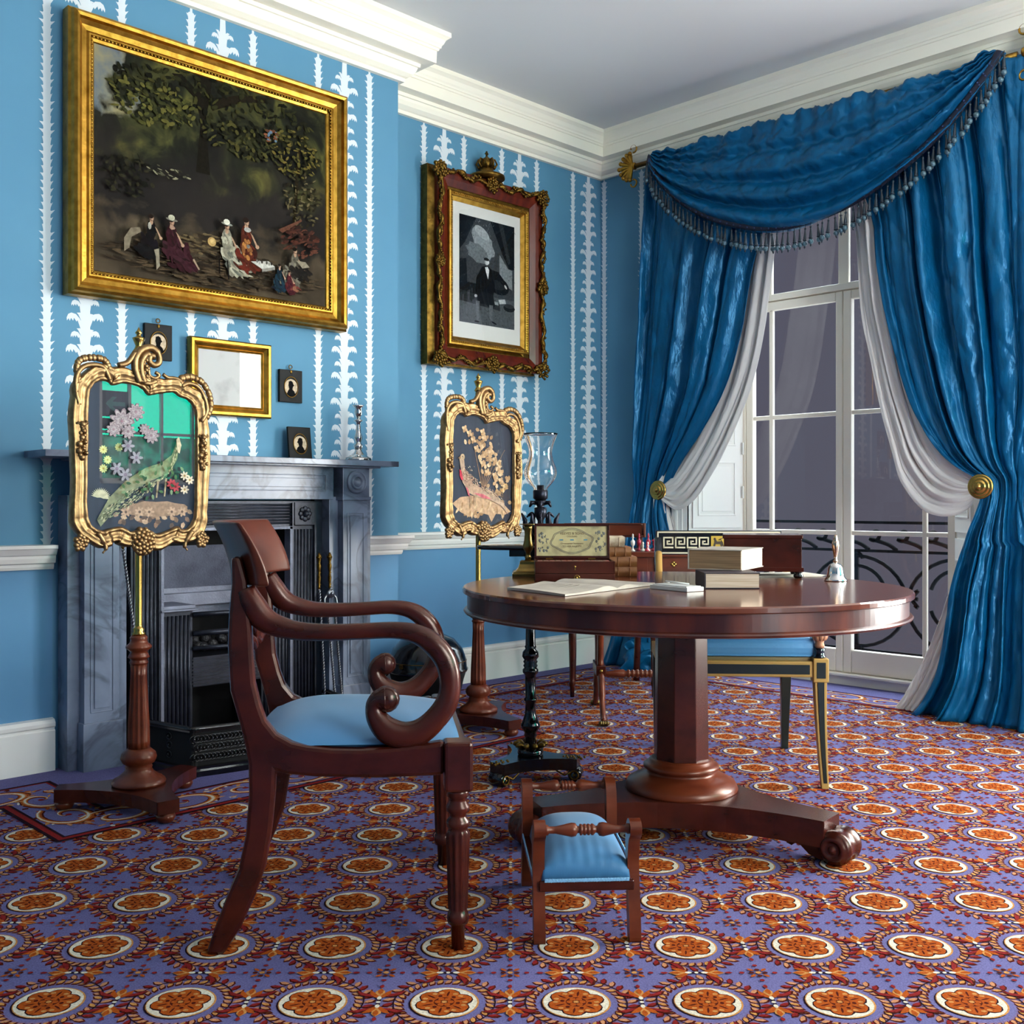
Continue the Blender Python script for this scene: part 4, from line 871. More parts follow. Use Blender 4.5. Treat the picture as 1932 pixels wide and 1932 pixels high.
# pooled hem
def pool(y0, y1, x0, h, nm, par, m, sd):
    def fn(u, v):
        y = y0+(y1-y0)*u; b = math.sin(PI*v); r = .5+.5*math.sin(9*u+sd)+.3*math.sin(23*u+sd*2)
        return (x0-.02-(.05+.04*r)*math.sin(PI*.5*v)*1.2-.02*math.sin(17*u+7*v), y+.02*math.sin(20*v+9*u), max(.004, h*(1-v)**.7*(.7+.3*r)+.03*math.sin(PI*v)*(1+math.sin(31*u+sd+6*v))))
    return MB().grid(fn, 70, 26).build(nm, m, par, solid=.003)
pool(-.36, -.86, XL-.01, .17, 'pooled_hem', cl, M_silk, 1.0)
lw = thing('left_lining', 'white under-curtain swept back beside the left blue curtain', 'curtain', (0, 0, 0))
XS = .0
s0 = edge_from([(1485, 300), (1472, 380), (1462, 480), (1452, 560), (1441, 640), (1424, 720), (1400, 790), (1368, 865), (1335, 925), (1312, 953), (1290, 962), (1272, 950), (1252, 930)], XS)
s1 = edge_from([(1412, 330), (1400, 380), (1380, 560), (1355, 700), (1320, 790), (1290, 850), (1270, 890), (1258, 910), (1248, 922)], XS)
drape('lining_panel', s1, s0, XS, 3.2, lambda v: .024*(1-v)**.5+.006, M_sheer, lw, .4, 110, lambda v: XS-.085*v**3, wrk=.003)
b0 = edge_from([(1246, 930), (1250, 990), (1258, 1080), (1268, 1180), (1275, 1250)], XS); b1 = edge_from([(1262, 935), (1274, 975), (1288, 1040), (1300, 1150), (1310, 1255)], XS)
drape('lining_tail', b0, b1, XS-.05, 2.5, lambda v: .012+.01*v, M_sheer, lw, .4, 40)
# --- right pair
XR = -.10
Rin = match_z(edge_from([(1560, 200), (1615, 330), (1642, 420), (1652, 505), (1668, 590), (1692, 683), (1721, 768), (1763, 841), (1804, 880), (1845, 905), (1852, 935), (1843, 970), (1829, 1006), (1812, 1060), (1798, 1120), (1788, 1200), (1776, 1270), (1752, 1320), (1728, 1350)], XR), zs)
yR = lambda z: -2.60-.0*z
Rout = [np.array([0, -2.66+.12*math.exp(-((q-1.0)/.35)**2), q]) for q in zs]
for k, q in enumerate(zs):
    if q < .8: Rout[k][1] = -2.60-.10*(.8-q)
cr = thing('right_curtain', 'long blue silk curtain tied back at the right of the french window', 'curtain', (0, 0, 0))
def ampR(v):
    z = zt-(zt-.02)*v; return .018+.044*min(1, abs(z-1.03)/.7)*(1 if z < 2.2 else 1-.65*(z-2.2)/.7)*(1+.7*max(0, v-.7)*3)
drape('curtain_panel', Rin, Rout, XR, 5.6, ampR, M_silk, cr, 2.2, 230, lambda v: XR-.02-.22*max(0, v-.66)-.9*max(0, v-.9)**1.5, wrk=.013)
rw = thing('right_lining', 'white under-curtain swept back beside the right blue curtain', 'curtain', (0, 0, 0))
r0 = edge_from([(1580, 290), (1590, 350), (1607, 436), (1620, 586), (1640, 680), (1662, 780), (1682, 850), (1699, 907), (1736, 957), (1769, 973), (1804, 972), (1833, 956), (1845, 930)], -.07)
r1 = edge_from([(1655, 290), (1672, 400), (1690, 560), (1712, 680), (1745, 780), (1785, 850), (1820, 885), (1838, 900), (1845, 912)], -.07)
drape('lining_panel', r0, r1, -.07, 3.6, lambda v: .035*(1-v)**.6+.008, M_sheer, rw, 1.9, 120, lambda v: -.035-.05*v, wrk=.003)
b0 = edge_from([(1838, 950), (1822, 1010), (1800, 1085), (1778, 1165), (1752, 1238), (1718, 1305), (1694, 1342)], -.10); b1 = edge_from([(1853, 950), (1846, 1010), (1832, 1085), (1815, 1165), (1795, 1238), (1775, 1305), (1748, 1346)], -.10)
drape('lining_tail', b0, b1, -.12, 2.2, lambda v: .010+.012*v, M_sheer, rw, .9, 50, lambda v: -.045-.10*v)
# --- tiebacks
def rosette(lab, p):
    t = thing('tieback_rosette', lab, 'tieback', tuple(p), 0, 'brass curtain tieback rosettes')
    M = Matrix.Rotation(-PI/2, 4, 'Y')
    MB().lathe([(.0, 0), (.052, 0), (.055, .006), (.054, .012), (.047, .016), (.043, .013), (.041, .018), (.034, .022), (.029, .018), (.027, .024), (.019, .028), (.014, .026), (.008, .034), (0, .038)], 40, M=M).build('disc', M_brass, t)
    MB().lathe([(.010, -.035), (.010, 0)], 12, M=M).build('stem', M_brassd, t)
rosette('round stepped brass tieback rosette on the left curtain', onX(1243, 925, -.22)); rosette('round stepped brass tieback rosette on the right curtain', onX(1851, 918, -.25))
# --- swag
sv = thing('swag_valance', 'deep blue silk swag with navy bead-tasselled fringe across the top of the window', 'valance', (0, 0, 0))
top = resample(bez([tuple(onX(a, b, -.165)) for a, b in ((1235, 291), (1312, 270), (1474, 222), (1636, 177), (1757, 145), (1879, 96))], 8), 160)
botpx = [(1224, 302), (1233, 330), (1258, 362), (1300, 396), (1344, 418), (1393, 431), (1440, 437), (1494, 433), (1555, 415), (1616, 387), (1676, 346), (1737, 298), (1798, 237), (1858, 160), (1897, 99)]
bot = resample(bez([tuple(onX(a, b, -.20)) for a, b in botpx], 8), 160)
for k, p in enumerate(top): p[2] += .006*math.sin(k*.9)+.004*math.sin(k*2.3)
def swag(u, v):        # u along, v top->bottom
    n = 160; i = min(n-1, int(u*n)); t = u*n-i; a = top[i]*(1-t)+top[i+1]*t; b = bot[i]*(1-t)+bot[i+1]*t
    p = a*(1-v)+b*v; env = max(0, math.sin(PI*u))**.6
    gather = math.exp(-v*5)*.012*math.sin(u*95+3*math.sin(u*11))
    vv = max(0, v+.06*math.sin(u*5+.5)*env)
    f = math.sin(2*PI*3.4*vv**1.5+1.0)*.030*env*(.25+v)+math.sin(2*PI*7.3*vv**1.3+2*u)*.008*env
    edge = (1-env)*.018*math.sin(v*38)
    fan = .012*math.sin(2*PI*(6*u+.8*v+.6*math.sin(3*u)))*(1-v)*env
    return (p[0]-.05*math.sin(PI*v*.9)*env-f-gather-edge-fan+.010*wr(u*2.2, v*.8, .3), p[1], p[2]+.010*math.sin(u*40)*math.exp(-v*9))
MB().grid(swag, 220, 90).build('swag_fabric', M_silk, sv, solid=.004)
def band(u, v):
    n = 160; i = min(n-1, int(u*n)); t = u*n-i; b = bot[i]*(1-t)+bot[i+1]*t; a = top[i]*(1-t)+top[i+1]*t
    d = a-b; d = d/np.linalg.norm(d); return (b[0]-.012-.006*math.sin(PI*v), b[1]+d[1]*.042*v, b[2]+d[2]*.042*v)
MB().grid(band, 200, 4).build('fringe_braid', M_braid, sv, solid=.003)
o = MB()
for k in range(2, 158, 3):
    for j in (0, 1):
        q = band(k/160, .3+.4*j*.9); o.ball((q[0]-.004, q[1], q[2]), .0045, 5)
o.build('braid_knot', mat('braid_light', '#34406a', .6), sv)['kind'] = 'stuff'
tz = MB().lathe([(.0015, 0), (.0015, -.018), (.006, -.020), (.006, -.026), (.003, -.029), (.0045, -.034), (.0085, -.070), (.0075, -.074), (.011, -.077), (.011, -.081), (.005, -.084), (.004, -.086)], 10)
tz.lathe([(.0035, -.108), (.005, -.112), (.004, -.116), (.001, -.122)], 8)
tz0 = tz.build('tassel', M_tas, sv); bz0 = MB().ball((0, 0, -.096), .0135, 12).build('tassel_bead', M_bead, tz0)
N = 74; Bp = resample(bot, N)
for k in range(N+1):
    o = tz0 if k == 0 else tz0.copy(); 
    if k: COL.objects.link(o); o.parent = sv; b = bz0.copy(); COL.objects.link(b); b.parent = o
    o.location = (Bp[k][0]-.016-.004*(k % 2), Bp[k][1]+.002*math.sin(k*2), Bp[k][2]+.004); o.rotation_euler = (.06*math.sin(k*1.7), .05*math.sin(k*2.3), 0)
# --- gilt anthemion pole ends and pole
pole = MB().lathe([(.014, -2.50), (.014, -.37)], 14, (-.12, 0, 2.935), axis='y').build('curtain_pole', M_goldd); tag(pole, 'slim gilt curtain pole hidden behind the top of the swag', 'pole')
def anth(lab, y, sgn):
    t = thing('pole_finial', lab, 'finial', (-.12, y, 2.937), 0, 'gilt palmette pole finials'); o = MB()
    for k in range(9):
        a = -1.25+2.5*k/8; l = .105-.028*abs(k-4)/4
        pts = [(0, sgn*(.012+l*s*math.cos(a*(.75+.25*s))), l*s*math.sin(a*(.75+.25*s))*1.05) for s in (0, .3, .6, .85, 1)]
        o.tube([(p[0]-.004, p[1], p[2]) for p in pts], [.006, .008, .011, .013, .007], 8)
        o.ball((-.006, pts[-1][1], pts[-1][2]), .013, 8)
    o.lathe([(.018, 0), (.022, sgn*.008), (.016, sgn*.02), (.004, sgn*.03)], 16, axis='y')
    for s in (-1, 1): o.tube([(-.004, sgn*(.01+.022*math.cos(a)), s*(.10+.022*math.sin(a))) for a in [i*.5 for i in range(11)]], .005, 6)
    o.build('palmette', M_gold, t)
anth('gilt palmette finial at the left end of the curtain pole', -.37, 1); anth('gilt palmette finial cut by the right edge of the photo', -2.52, -1)
# ================================================================ POLE SCREENS
def pole_screen(lab, loc, art, rz=0):
    t = thing('pole_screen', lab, 'fire screen', loc, rz, 'pair of mahogany pole screens')
    # tripartite concave platform
    pts = []
    for k in range(3):
        a = math.radians(25)+k*2*PI/3; b = a+2*PI/3
        R_ = .250; c = (R_*math.cos(a), R_*math.sin(a)); tx, ty = -math.sin(a), math.cos(a)
        pts += [(c[0]-tx*.035, c[1]-ty*.035), (c[0]+tx*.035, c[1]+ty*.035)]
        d = (R_*math.cos(b)+math.sin(b)*.035, R_*math.sin(b)-math.cos(b)*.035); e = (c[0]+tx*.035, c[1]+ty*.035)
        for s in [i/9 for i in range(1, 9)]:
            q = (1-s)**2, 2*s*(1-s), s*s; m = (a+b)/2; mm = (.055*math.cos(m), .055*math.sin(m))
            pts.append((q[0]*e[0]+q[1]*mm[0]+q[2]*d[0], q[0]*e[1]+q[1]*mm[1]+q[2]*d[1]))
    o = MB(); o.prism(pts, .040, 0, Matrix.Translation((0, 0, .032))); o.build('platform', M_mah, t, bevel=.004)
    for k in range(3):
        a = math.radians(25)+k*2*PI/3; MB().lathe([(.012, 0), (.024, .006), (.030, .018), (.026, .030), (.016, .034)], 18, (.225*math.cos(a), .225*math.sin(a), 0)).build('bun_foot', M_mahl, t)
    o = MB(); o.lathe([(.080, .072), (.084, .080), (.078, .090), (.062, .098), (.046, .112), (.040, .122), (.043, .128), (.038, .134), (.050, .142), (.056, .156), (.052, .172), (.040, .182), (.034, .188)], 36, flute=(18, .07, .086, .18))
    o.lathe([(.034, .188), (.037, .21), (.036, .26), (.031, .34), (.027, .42), (.026, .455)], 40, flute=(12, .28, .195, .45))
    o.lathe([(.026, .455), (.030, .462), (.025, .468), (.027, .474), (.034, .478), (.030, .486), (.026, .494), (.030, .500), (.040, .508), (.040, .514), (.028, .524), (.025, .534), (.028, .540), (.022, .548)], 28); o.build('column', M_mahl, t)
    o = MB(); o.lathe([(.020, .548), (.022, .555), (.016, .560), (.019, .568), (.013, .574), (.0115, .58), (.0115, 1.44), (.014, 1.443), (.012, 1.452), (.016, 1.456), (.018, 1.46), (.014, 1.466), (.010, 1.475), (.018, 1.494), (.020, 1.50), (.008, 1.505), (.007, 1.512), (.012, 1.516), (.005, 1.526), (.001, 1.535)], 20); o.build('brass_pole', M_brass, t)
    # frame outlines (local x, z about panel centre), read off the carving
    k = 1/600.
    def C(x, y): return ((x-690)*k*.385, -(y-980)*k*.341+1.135)
    S = 1.0
    inner = [(145, 560), (138, 900), (130, 1400), (150, 1560), (205, 1625), (290, 1655), (345, 1640), (470, 1625), (560, 1665), (640, 1655), (700, 1672), (760, 1660), (830, 1690), (930, 1665), (1040, 1630), (1085, 1655), (1160, 1640), (1225, 1560), (1240, 1400), (1245, 900), (1240, 640), (1215, 560), (1150, 505), (1070, 485), (1000, 450), (900, 460), (800, 478), (735, 490), (690, 445), (600, 415), (480, 405), (380, 430), (340, 405), (260, 400), (185, 450)]
    def CC(p): 
        x, y = p; return np.array([(x-690)/1380*.452*1.0, (980-y)*.000375*1.0])
    ins = [CC(p) for p in inner]; cen = np.array([0, -.02])
    cl_ = closed([tuple(q) for q in ins], 5)
    cz = 1.135
    o = MB(); L_ = []
    nn = len(cl_)
    for i in range(nn):
        a, b = cl_[i-1], cl_[(i+1) % nn]; tv = (b-a)/max(1e-9, np.linalg.norm(b-a)); nv = np.array([-tv[1], tv[0]])
        if np.dot(nv, cl_[i]-cen) < 0: nv = -nv
        L_.append((cl_[i], nv))
    prof_ = [(-.005, .030), (-.002, .040), (.003, .044), (.008, .040), (.013, .038), (.020, .044), (.028, .046), (.034, .041), (.037, .044), (.042, .042), (.046, .034), (.047, .015), (.040, .004), (.0, .004)]
    vs = []; fs = []; m_ = len(prof_)
    for i, (p, nv) in enumerate(L_):
        w_ = 1.0+.10*math.sin(i*.55)
        for (d, h) in prof_: q = p+nv*d*w_; vs.append((q[0], -h-.002*math.sin(i*1.7)*(h > .01), q[1]+cz))
    for i in range(nn):
        for j in range(m_-1): fs.append((i*m_+j, ((i+1) % nn)*m_+j, ((i+1) % nn)*m_+j+1, i*m_+j+1))
    o.add(vs, fs)
    fr = o.build('gilt_frame', M_goldb, t, weld=False)
    def Q(x, y): q = CC((x, y)); return (q[0], -.040, q[1]+cz)
    o = MB()   # crest scroll
    sc_ = [(430, 270), (520, 240), (580, 170), (600, 150), (610, 210), (600, 300), (650, 380), (740, 400), (810, 370)]
    o.tube([Q(*p) for p in bez(sc_, 5)], .009, 8); 
    o.tube([Q(*p) for p in bez([(640, 400), (600, 300), (600, 200), (660, 120), (760, 95), (830, 140), (840, 210), (790, 240), (740, 210), (750, 165), (790, 165)], 6)], [.012]*30+[.010]*40, 9)
    o.tube([Q(*p) for p in bez([(690, 400), (655, 300), (660, 215), (700, 160), (740, 150)], 6)], .011, 8)
    o.tube([Q(*p) for p in bez([(730, 250), (740, 330), (800, 350), (840, 320), (800, 300)], 5)], .006, 7)
    for i in range(14): o.ball(Q(700+25*math.sin(i*1.3), 170+17*i), .0085, 7)
    for i in range(9): o.ball(Q(640+20*math.cos(i), 270+14*i), .009, 7)
    o.tube([Q(*p) for p in bez([(880, 310), (930, 335), (1000, 335), (1060, 350), (1080, 385)], 5)], .006, 7)
    o.build('crest_scroll', M_goldb, t)
    def leafrow(mb, pts, r, n, spread):
        P = bez(pts, 6); 
        for i in range(n):
            p = P[int((len(P)-1)*i/max(1, n-1))]; q = Q(p[0], p[1]); mb.ball((q[0], q[1]+.004, q[2]), r, 7, 0, None, (1, .8, 1.1))
    o = MB(); leafrow(o, [(60, 420), (40, 330), (70, 255), (180, 225), (300, 235), (350, 300)], .0105, 18, 1); o.tube([Q(*p) for p in bez([(30, 520), (30, 400), (80, 320), (180, 285), (290, 300), (350, 400)], 6)], .008, 8)
    o.tube([Q(*p) for p in bez([(60, 620), (30, 520), (40, 440)], 6)], .008, 8); o.build('corner_leafage', M_goldb, t)
    o = MB(); leafrow(o, [(1080, 330), (1180, 310), (1300, 345), (1385, 450), (1400, 560), (1360, 650)], .011, 20, 1); o.tube([Q(*p) for p in bez([(1075, 400), (1150, 370), (1260, 400), (1330, 500), (1350, 600), (1290, 700)], 6)], .008, 8); o.build('corner_leafage', M_goldb, t)
    for cx, cy in ((85, 920), (1305, 980)):
        o = MB()
        for i in range(16): a = i*2.4; q = Q(cx+22*math.cos(a)*math.sqrt(i/5), cy+ (i-8)*18); o.ball((q[0], q[1]-.004, q[2]), .0105 if i % 3 == 0 else .0075, 7)
        o.tube([Q(cx-50, cy-160), Q(cx, cy-130), Q(cx+50, cy-165)], .007, 7); o.build('flower_drop', M_goldb, t)
    for cx, cy in ((75, 1740), (1300, 1740)):
        o = MB()
        for i in range(16): a = i*2.4; rr = 40*math.sqrt(i/7); q = Q(cx+rr*math.cos(a), cy+rr*math.sin(a)); o.ball(q, .009, 7)
        o.build('corner_berries', M_goldb, t)
    for cx, s in ((290, 1), (1130, -1)):
        o = MB(); o.tube([Q(*p) for p in bez([(cx-60*s, 1660), (cx, 1740), (cx+20*s, 1790), (cx-10*s, 1830)], 5)], [.010]*6+[.007]*6+[.003]*4, 8); o.build('lower_leaf', M_goldb, t)
    o = MB()
    for i in range(30): a = i*2.4; rr = 20*math.sqrt(i); q = Q(680+rr*math.cos(a), 1740+rr*math.sin(a)); o.ball((q[0], q[1]-.008*(1-i/30), q[2]), .010, 7)
    o.tube([Q(680+105*math.cos(a), 1745+100*math.sin(a)) for a in [i*.3 for i in range(21)]], .007, 7)
    o.build('centre_cartouche', M_goldb, t)
    o = MB(); o.add([(q[0], -.024, q[1]+cz) for q in cl_]+[(q[0], -.018, q[1]+cz) for q in cl_], [tuple(range(nn)), tuple(range(nn, 2*nn))], 0, False); o.build('textile_ground', M_tex, t)
    A = art(Art(.452, .452)); A.mb.build('embroidery', A.mats, t, loc=(0, -.0246, cz-.02))
    o = MB(); o.add([(q[0], -.034, q[1]+cz) for q in cl_], [tuple(range(nn))], 0, False); o.build('glass', G_scr, t)
    return t
def flower(A, x, y, r, col, c2, n=8):
    for i in range(n): a = 2*PI*i/n; A.e(col, x+r*.6*math.cos(a), y+r*.6*math.sin(a), r*.5, r*.24, 8, a)
    A.e(c2, x, y, r*.28, r*.28, 8)
def lf(A, x, y, a, l, w, col):
    c, s = math.cos(a), math.sin(a); A.p(col, [(x+u*c-v*s, y+u*s+v*c) for u, v in ((0, 0), (.3*l, w), (.7*l, w*.9), (l, 0), (.7*l, -w*.8), (.3*l, -w))])
def art_peacock(A):
    rr = random.Random(3)
    for i in range(46): lf(A, .32+rr.random()*.52, .83+rr.random()*.13, rr.random()*6.3, .05, .016, rr.choice(['#b08f72', '#8d6f58', '#c9a98a', '#6b5546']))
    A.e('#a5866c', .60, .86, .26, .055, 20, 0, .08)
    for x in (.38, .48, .55, .72, .80): flower(A, x, .88, .035, '#c3a184', '#6b5546', 7)
    for x, y in ((.22, .45), (.25, .52), (.33, .43), (.22, .58)): flower(A, x, y, .028, '#d3cf86', '#b79a4a', 10)
    for i in range(16): lf(A, .20, .78, -2.9+.2*i, .07, .006, '#c9c3a0')
    A.p('#8f916c', [(.175, .93), (.20, .98), (.30, .87), (.42, .74), (.56, .66), (.70, .60), (.76, .50), (.775, .40), (.76, .35), (.745, .40), (.72, .47), (.64, .53), (.52, .57), (.38, .66), (.26, .78)])
    for i in range(320):
        t = rr.random(); w_ = .035*math.sin(PI*min(1, t*1.1+.08))+.006; q = rr.uniform(-1, 1); x = .20+.50*t+q*w_*.6; y = .93-.33*t**.9+q*w_; lf(A, x, y, rr.uniform(2.1, 2.7), .022, .0035, rr.choice(['#6f7250', '#d2cba0', '#3c4636', '#a0aa80', '#c2b98c', '#8a9070']))
    for i in range(60): t = rr.random(); lf(A, .70+.06*t+rr.uniform(-.01, .01), .58-.2*t, rr.uniform(1.2, 1.8), .02, .003, rr.choice(['#d2cba0', '#8a9070', '#5a6248']))
    A.p('#d8c9a6', [(.745, .36), (.765, .34), (.785, .40), (.77, .46), (.755, .45)]); A.p('#b0a080', [(.60, .66), (.615, .66), (.60, .78), (.59, .78)]); A.p('#b0a080', [(.66, .64), (.675, .64), (.66, .77), (.65, .77)])
    for x, y, r in ((.34, .25, .085), (.44, .18, .06), (.28, .31, .05), (.55, .34, .055), (.38, .32, .05), (.50, .30, .04)):
        for q in (1, .85, .7, .55, .4, .25): flower(A, x+.004*q, y, r*q, ['#a99ea0', '#96848a', '#b8adaa'][int(q*7) % 3], '#a0707c', 9 if q > .5 else 7)
    for x, y in ((.38, .42), (.44, .50), (.30, .58), (.36, .62)): flower(A, x, y, .045, '#9b98a0', '#857888', 6)
    for x, y in ((.70, .68), (.73, .70)): flower(A, x, y, .035, '#b04a50', '#7a2a30', 7)
    for x, y in ((.80, .62), (.84, .65), (.80, .72)): flower(A, x, y, .032, '#d9c9b0', '#a98a5c', 7)
    for i in range(30): lf(A, .3+rr.random()*.5, .55+rr.random()*.22, rr.random()*6.3, .04, .010, rr.choice(['#54744e', '#3c5c44', '#7c9470']))
    return A
def art_pheasant(A):
    rr = random.Random(8); T_ = ['#c7a178', '#b08a62', '#d9b78e', '#a07c58']
    for i in range(34): lf(A, .25+rr.random()*.6, .80+rr.random()*.12, rr.random()*6.3, .06, .02, rr.choice(T_))
    A.p('#c59f7c', [(.12, .82), (.22, .76), (.45, .74), (.62, .76), (.80, .84), (.88, .90), (.80, .93), (.68, .92), (.62, 1.0), (.58, .93), (.44, .90), (.32, .94), (.22, .90)])
    for i in range(26): lf(A, .2+rr.random()*.6, .78+rr.random()*.13, rr.uniform(1, 2.4), .07, .012, rr.choice(T_))
    for i in range(6): A.p('#9c7a5a', [(.50, .70), (.51, .70), (.40+.08*i, .30), (.395+.08*i, .30)])
    for i in range(95):
        t = rr.random(); x = .40+.38*t+rr.uniform(-.12, .12); y = .22+.42*t+rr.uniform(-.15, .12); lf(A, x, y, rr.random()*6.3, .055, .018, rr.choice(T_))
    for x, y in ((.27, .12), (.33, .16), (.38, .22), (.50, .14), (.52, .20), (.42, .30), (.60, .33), (.66, .40), (.50, .44), (.56, .52), (.66, .55), (.74, .60), (.80, .66)):
        for i in range(4): lf(A, x, y, i*1.57+.4, .04, .016, T_[i % 3])
    A.p('#b89a80', [(.20, .40), (.235, .38), (.26, .41), (.27, .50), (.31, .58), (.42, .66), (.56, .68), (.66, .72), (.78, .82), (.84, .93), (.74, .84), (.58, .78), (.42, .76), (.32, .72), (.24, .62), (.22, .50)])
    A.e('#b08c74', .30, .60, .05, .10, 16, -.6); A.e('#b9977c', .40, .69, .09, .05, 16, .3)
    A.p('#c23a48', [(.205, .50), (.23, .52), (.25, .60), (.225, .60), (.205, .56)]); A.p('#c96a70', [(.38, .72), (.50, .73), (.62, .78), (.50, .77)]); A.p('#c96a70', [(.28, .66), (.31, .68), (.34, .76), (.31, .74)])
    for i in range(150): t = rr.random(); x = .24+.50*t; y = .50+.27*t**.8+rr.uniform(-.03, .03); lf(A, x, y, rr.uniform(.5, .9), .022, .004, rr.choice(['#8f6f58', '#d6bb98', '#6e5342', '#c2907c', '#b89a80']))
    A.e('#c7a985', .235, .385, .028, .030, 12); A.p('#8a6a4c', [(.17, .40), (.212, .375), (.212, .40)]); A.e('#1b1614', .232, .38, .006, .006, 6)
    for i in range(30): A.e(rr.choice(['#6e5544', '#dcc6a6', '#8f7560']), .25+rr.random()*.14, .46+rr.random()*.2, .008, .004, 6, .8)
    A.p('#a98a6a', [(.33, .74), (.345, .74), (.35, .84), (.34, .84)]); A.p('#a98a6a', [(.39, .75), (.405, .75), (.40, .84), (.39, .84)])
    return A
pole_screen('gilt framed pole screen with an embroidered peacock before the left of the fireplace', (-3.412, -.985, 0), art_peacock)
pole_screen('gilt framed pole screen with an embroidered pheasant in the alcove behind the round table', (-1.835, -.88, 0), art_pheasant)

# ================================================================ ARMCHAIR
# local frame: x = front, y = sitter's left (away from the camera side), built about floor centre
aF = math.radians(-37.3); fx, fy = math.cos(aF), math.sin(aF); lx, ly_ = -fy, fx
P0 = onZ(415, 1797, 0); P1 = onZ(865, 1790, 0)
ax_o = (P0[:2]+P1[:2])/2+np.array([lx, ly_])*.245
ch = thing('armchair', 'mahogany armchair with bold scroll arms and blue satin seat in the foreground', 'chair', (ax_o[0], ax_o[1], 0), aF)
dP = (P1-P0)[:2]; dP = dP/np.linalg.norm(dP); nP = np.array([-dP[1], dP[0]])
def side(px, py):
    """photo sight line meets the vertical plane of the near chair side -> (forward, height) in chair frame"""
    r = ray(px, py); s = np.dot(P0[:2]-CV[:2], nP)/np.dot(r[:2], nP); q = CV+r*s; v = q[:2]-ax_o
    return (v[0]*fx+v[1]*fy, q[2])
def both(fn):
    fn(-1); fn(1)
YS = .240
outl = [(437, 1050), (438, 1100), (433, 1159), (431, 1216), (435.5, 1301), (452, 1358), (464, 1404), (470, 1440), (471, 1493), (465, 1571), (452, 1633), (432, 1680), (406, 1748), (390, 1797), (424, 1797), (455, 1748), (483, 1686), (502, 1633), (514, 1561), (520, 1493), (522, 1452), (541, 1458), (598, 1463), (711, 1465), (814, 1461), (838, 1459), (838, 1396), (803, 1401), (777, 1402), (754, 1406), (683, 1411), (626, 1410), (580, 1405), (552, 1399), (523, 1383), (503, 1358), (492, 1327), (482, 1287), (478, 1230), (476, 1185), (470, 1130), (467, 1095), (455, 1050)]
poly_ = [side(*p) for p in outl]
armpx = [(462, 1112, 20), (478, 1142, 24), (498, 1168, 24), (527, 1182, 21), (569, 1191, 18), (626, 1193, 16.5), (683, 1191, 16), (745, 1189, 16.5), (788, 1197, 19), (820, 1218, 22), (842, 1250, 21.5), (849, 1290, 20.5), (842, 1327, 22), (820, 1358, 23), (793, 1380, 25), (762, 1387, 26), (732, 1378, 26), (712, 1356, 21), (706, 1334, 17), (715, 1321, 20), (729, 1319, 26)]
arm_c = [(*side(a, b), r_*.00113) for a, b, r_ in armpx]
def armside(s):
    y = s*YS
    # turn outwards slightly towards the front like the real chair
    def yy(f): return s*(YS-.022+.05*min(1, max(0, (f+.30)/.55)))
    o = MB(); n = len(poly_); vs = []; 
    for k, off_ in ((0, -.019), (1, .019)):
        for f, z in poly_: vs.append((f, yy(f)+off_, z))
    a = sum(poly_[i][0]*poly_[(i+1) % n][1]-poly_[(i+1) % n][0]*poly_[i][1] for i in range(n))
    fs = [tuple(range(n)), tuple(range(n, 2*n))[::-1]]+[(i, n+i, n+(i+1) % n, (i+1) % n) for i in range(n)]
    if a < 0: fs = [f_[::-1] for f_ in fs]
    o.add(vs, fs, 0, False); o.build('side_frame', M_mah, ch, bevel=.009)
    o = MB(); C_ = bez(arm_c, 5); o.tube([(c[0], yy(c[0]), c[1]) for c in C_], [c[2] for c in C_], 16, up=(0, 1, 0), flat_k=1.0)
    e = C_[-1]; o.ball((e[0], yy(e[0]), e[1]), e[2], 16, sc3=(1, .85, 1)); o.build('scroll_arm', M_mah, ch)
    # front leg: block, rings, reeded taper, foot
    f0 = side(864, 1460)[0]; o = MB()
    zt_, zbk = side(864, 1396)[1], side(864, 1489)[1]
    o.bb(f0-.031, f0+.031, yy(f0)-.031, yy(f0)+.031, zbk, zt_); o.build('leg_block', M_mah, ch, bevel=.007)
    o = MB(); c = (f0, yy(f0), 0); z = zbk
    def Z_(py): return side(864, py)[1]
    o.lathe([(.010, 0), (.0135, .0), (.0160, Z_(1742)), (.022, Z_(1740)), (.0245, Z_(1730)), (.022, Z_(1720)), (.019, Z_(1716)), (.0215, Z_(1712)), (.0255, Z_(1600)), (.0265, Z_(1572)), (.0225, Z_(1566)), (.020, Z_(1562)), (.0245, Z_(1558)), (.026, Z_(1552)), (.0245, Z_(1546)), (.018, Z_(1540)), (.019, Z_(1534)), (.0255, Z_(1528)), (.026, Z_(1520)), (.019, Z_(1510)), (.020, Z_(1504)), (.025, Z_(1500)), (.023, Z_(1494)), (.024, Z_(1488))], 48, c, flute=(10, .20, Z_(1714), Z_(1570)))
    o.build('front_leg', M_mah, ch)
armside(-1); armside(1)
fF = side(864, 1400)[0]; fB = side(500, 1400)[0]; zS = side(700, 1410)[1]
o = MB(); o.bb(fF-.028, fF+.024, -YS-.02+.03, YS+.02-.03, zS-.075, zS+.004); o.build('front_rail', M_mah, ch, bevel=.006)
o = MB(); o.bb(fB-.03, fB+.0, -YS+.02, YS-.02, zS-.07, zS+.0); o.build('back_rail', M_mah, ch, bevel=.006)
def seatf(u, v):
    f = fB-.01+(fF+.028-fB)*u; w = (YS-.002+.024*u)*(2*v-1); cr = (1-abs(2*u-1)**3.5)*(1-abs(2*v-1)**3.5)
    bk = -0.02*(1-abs(2*v-1)**2)*(1-u)
    return (f+bk, w, zS+.006+.055*cr*(1-.35*u)-.012*(u > .96)*(u-.96)*25)
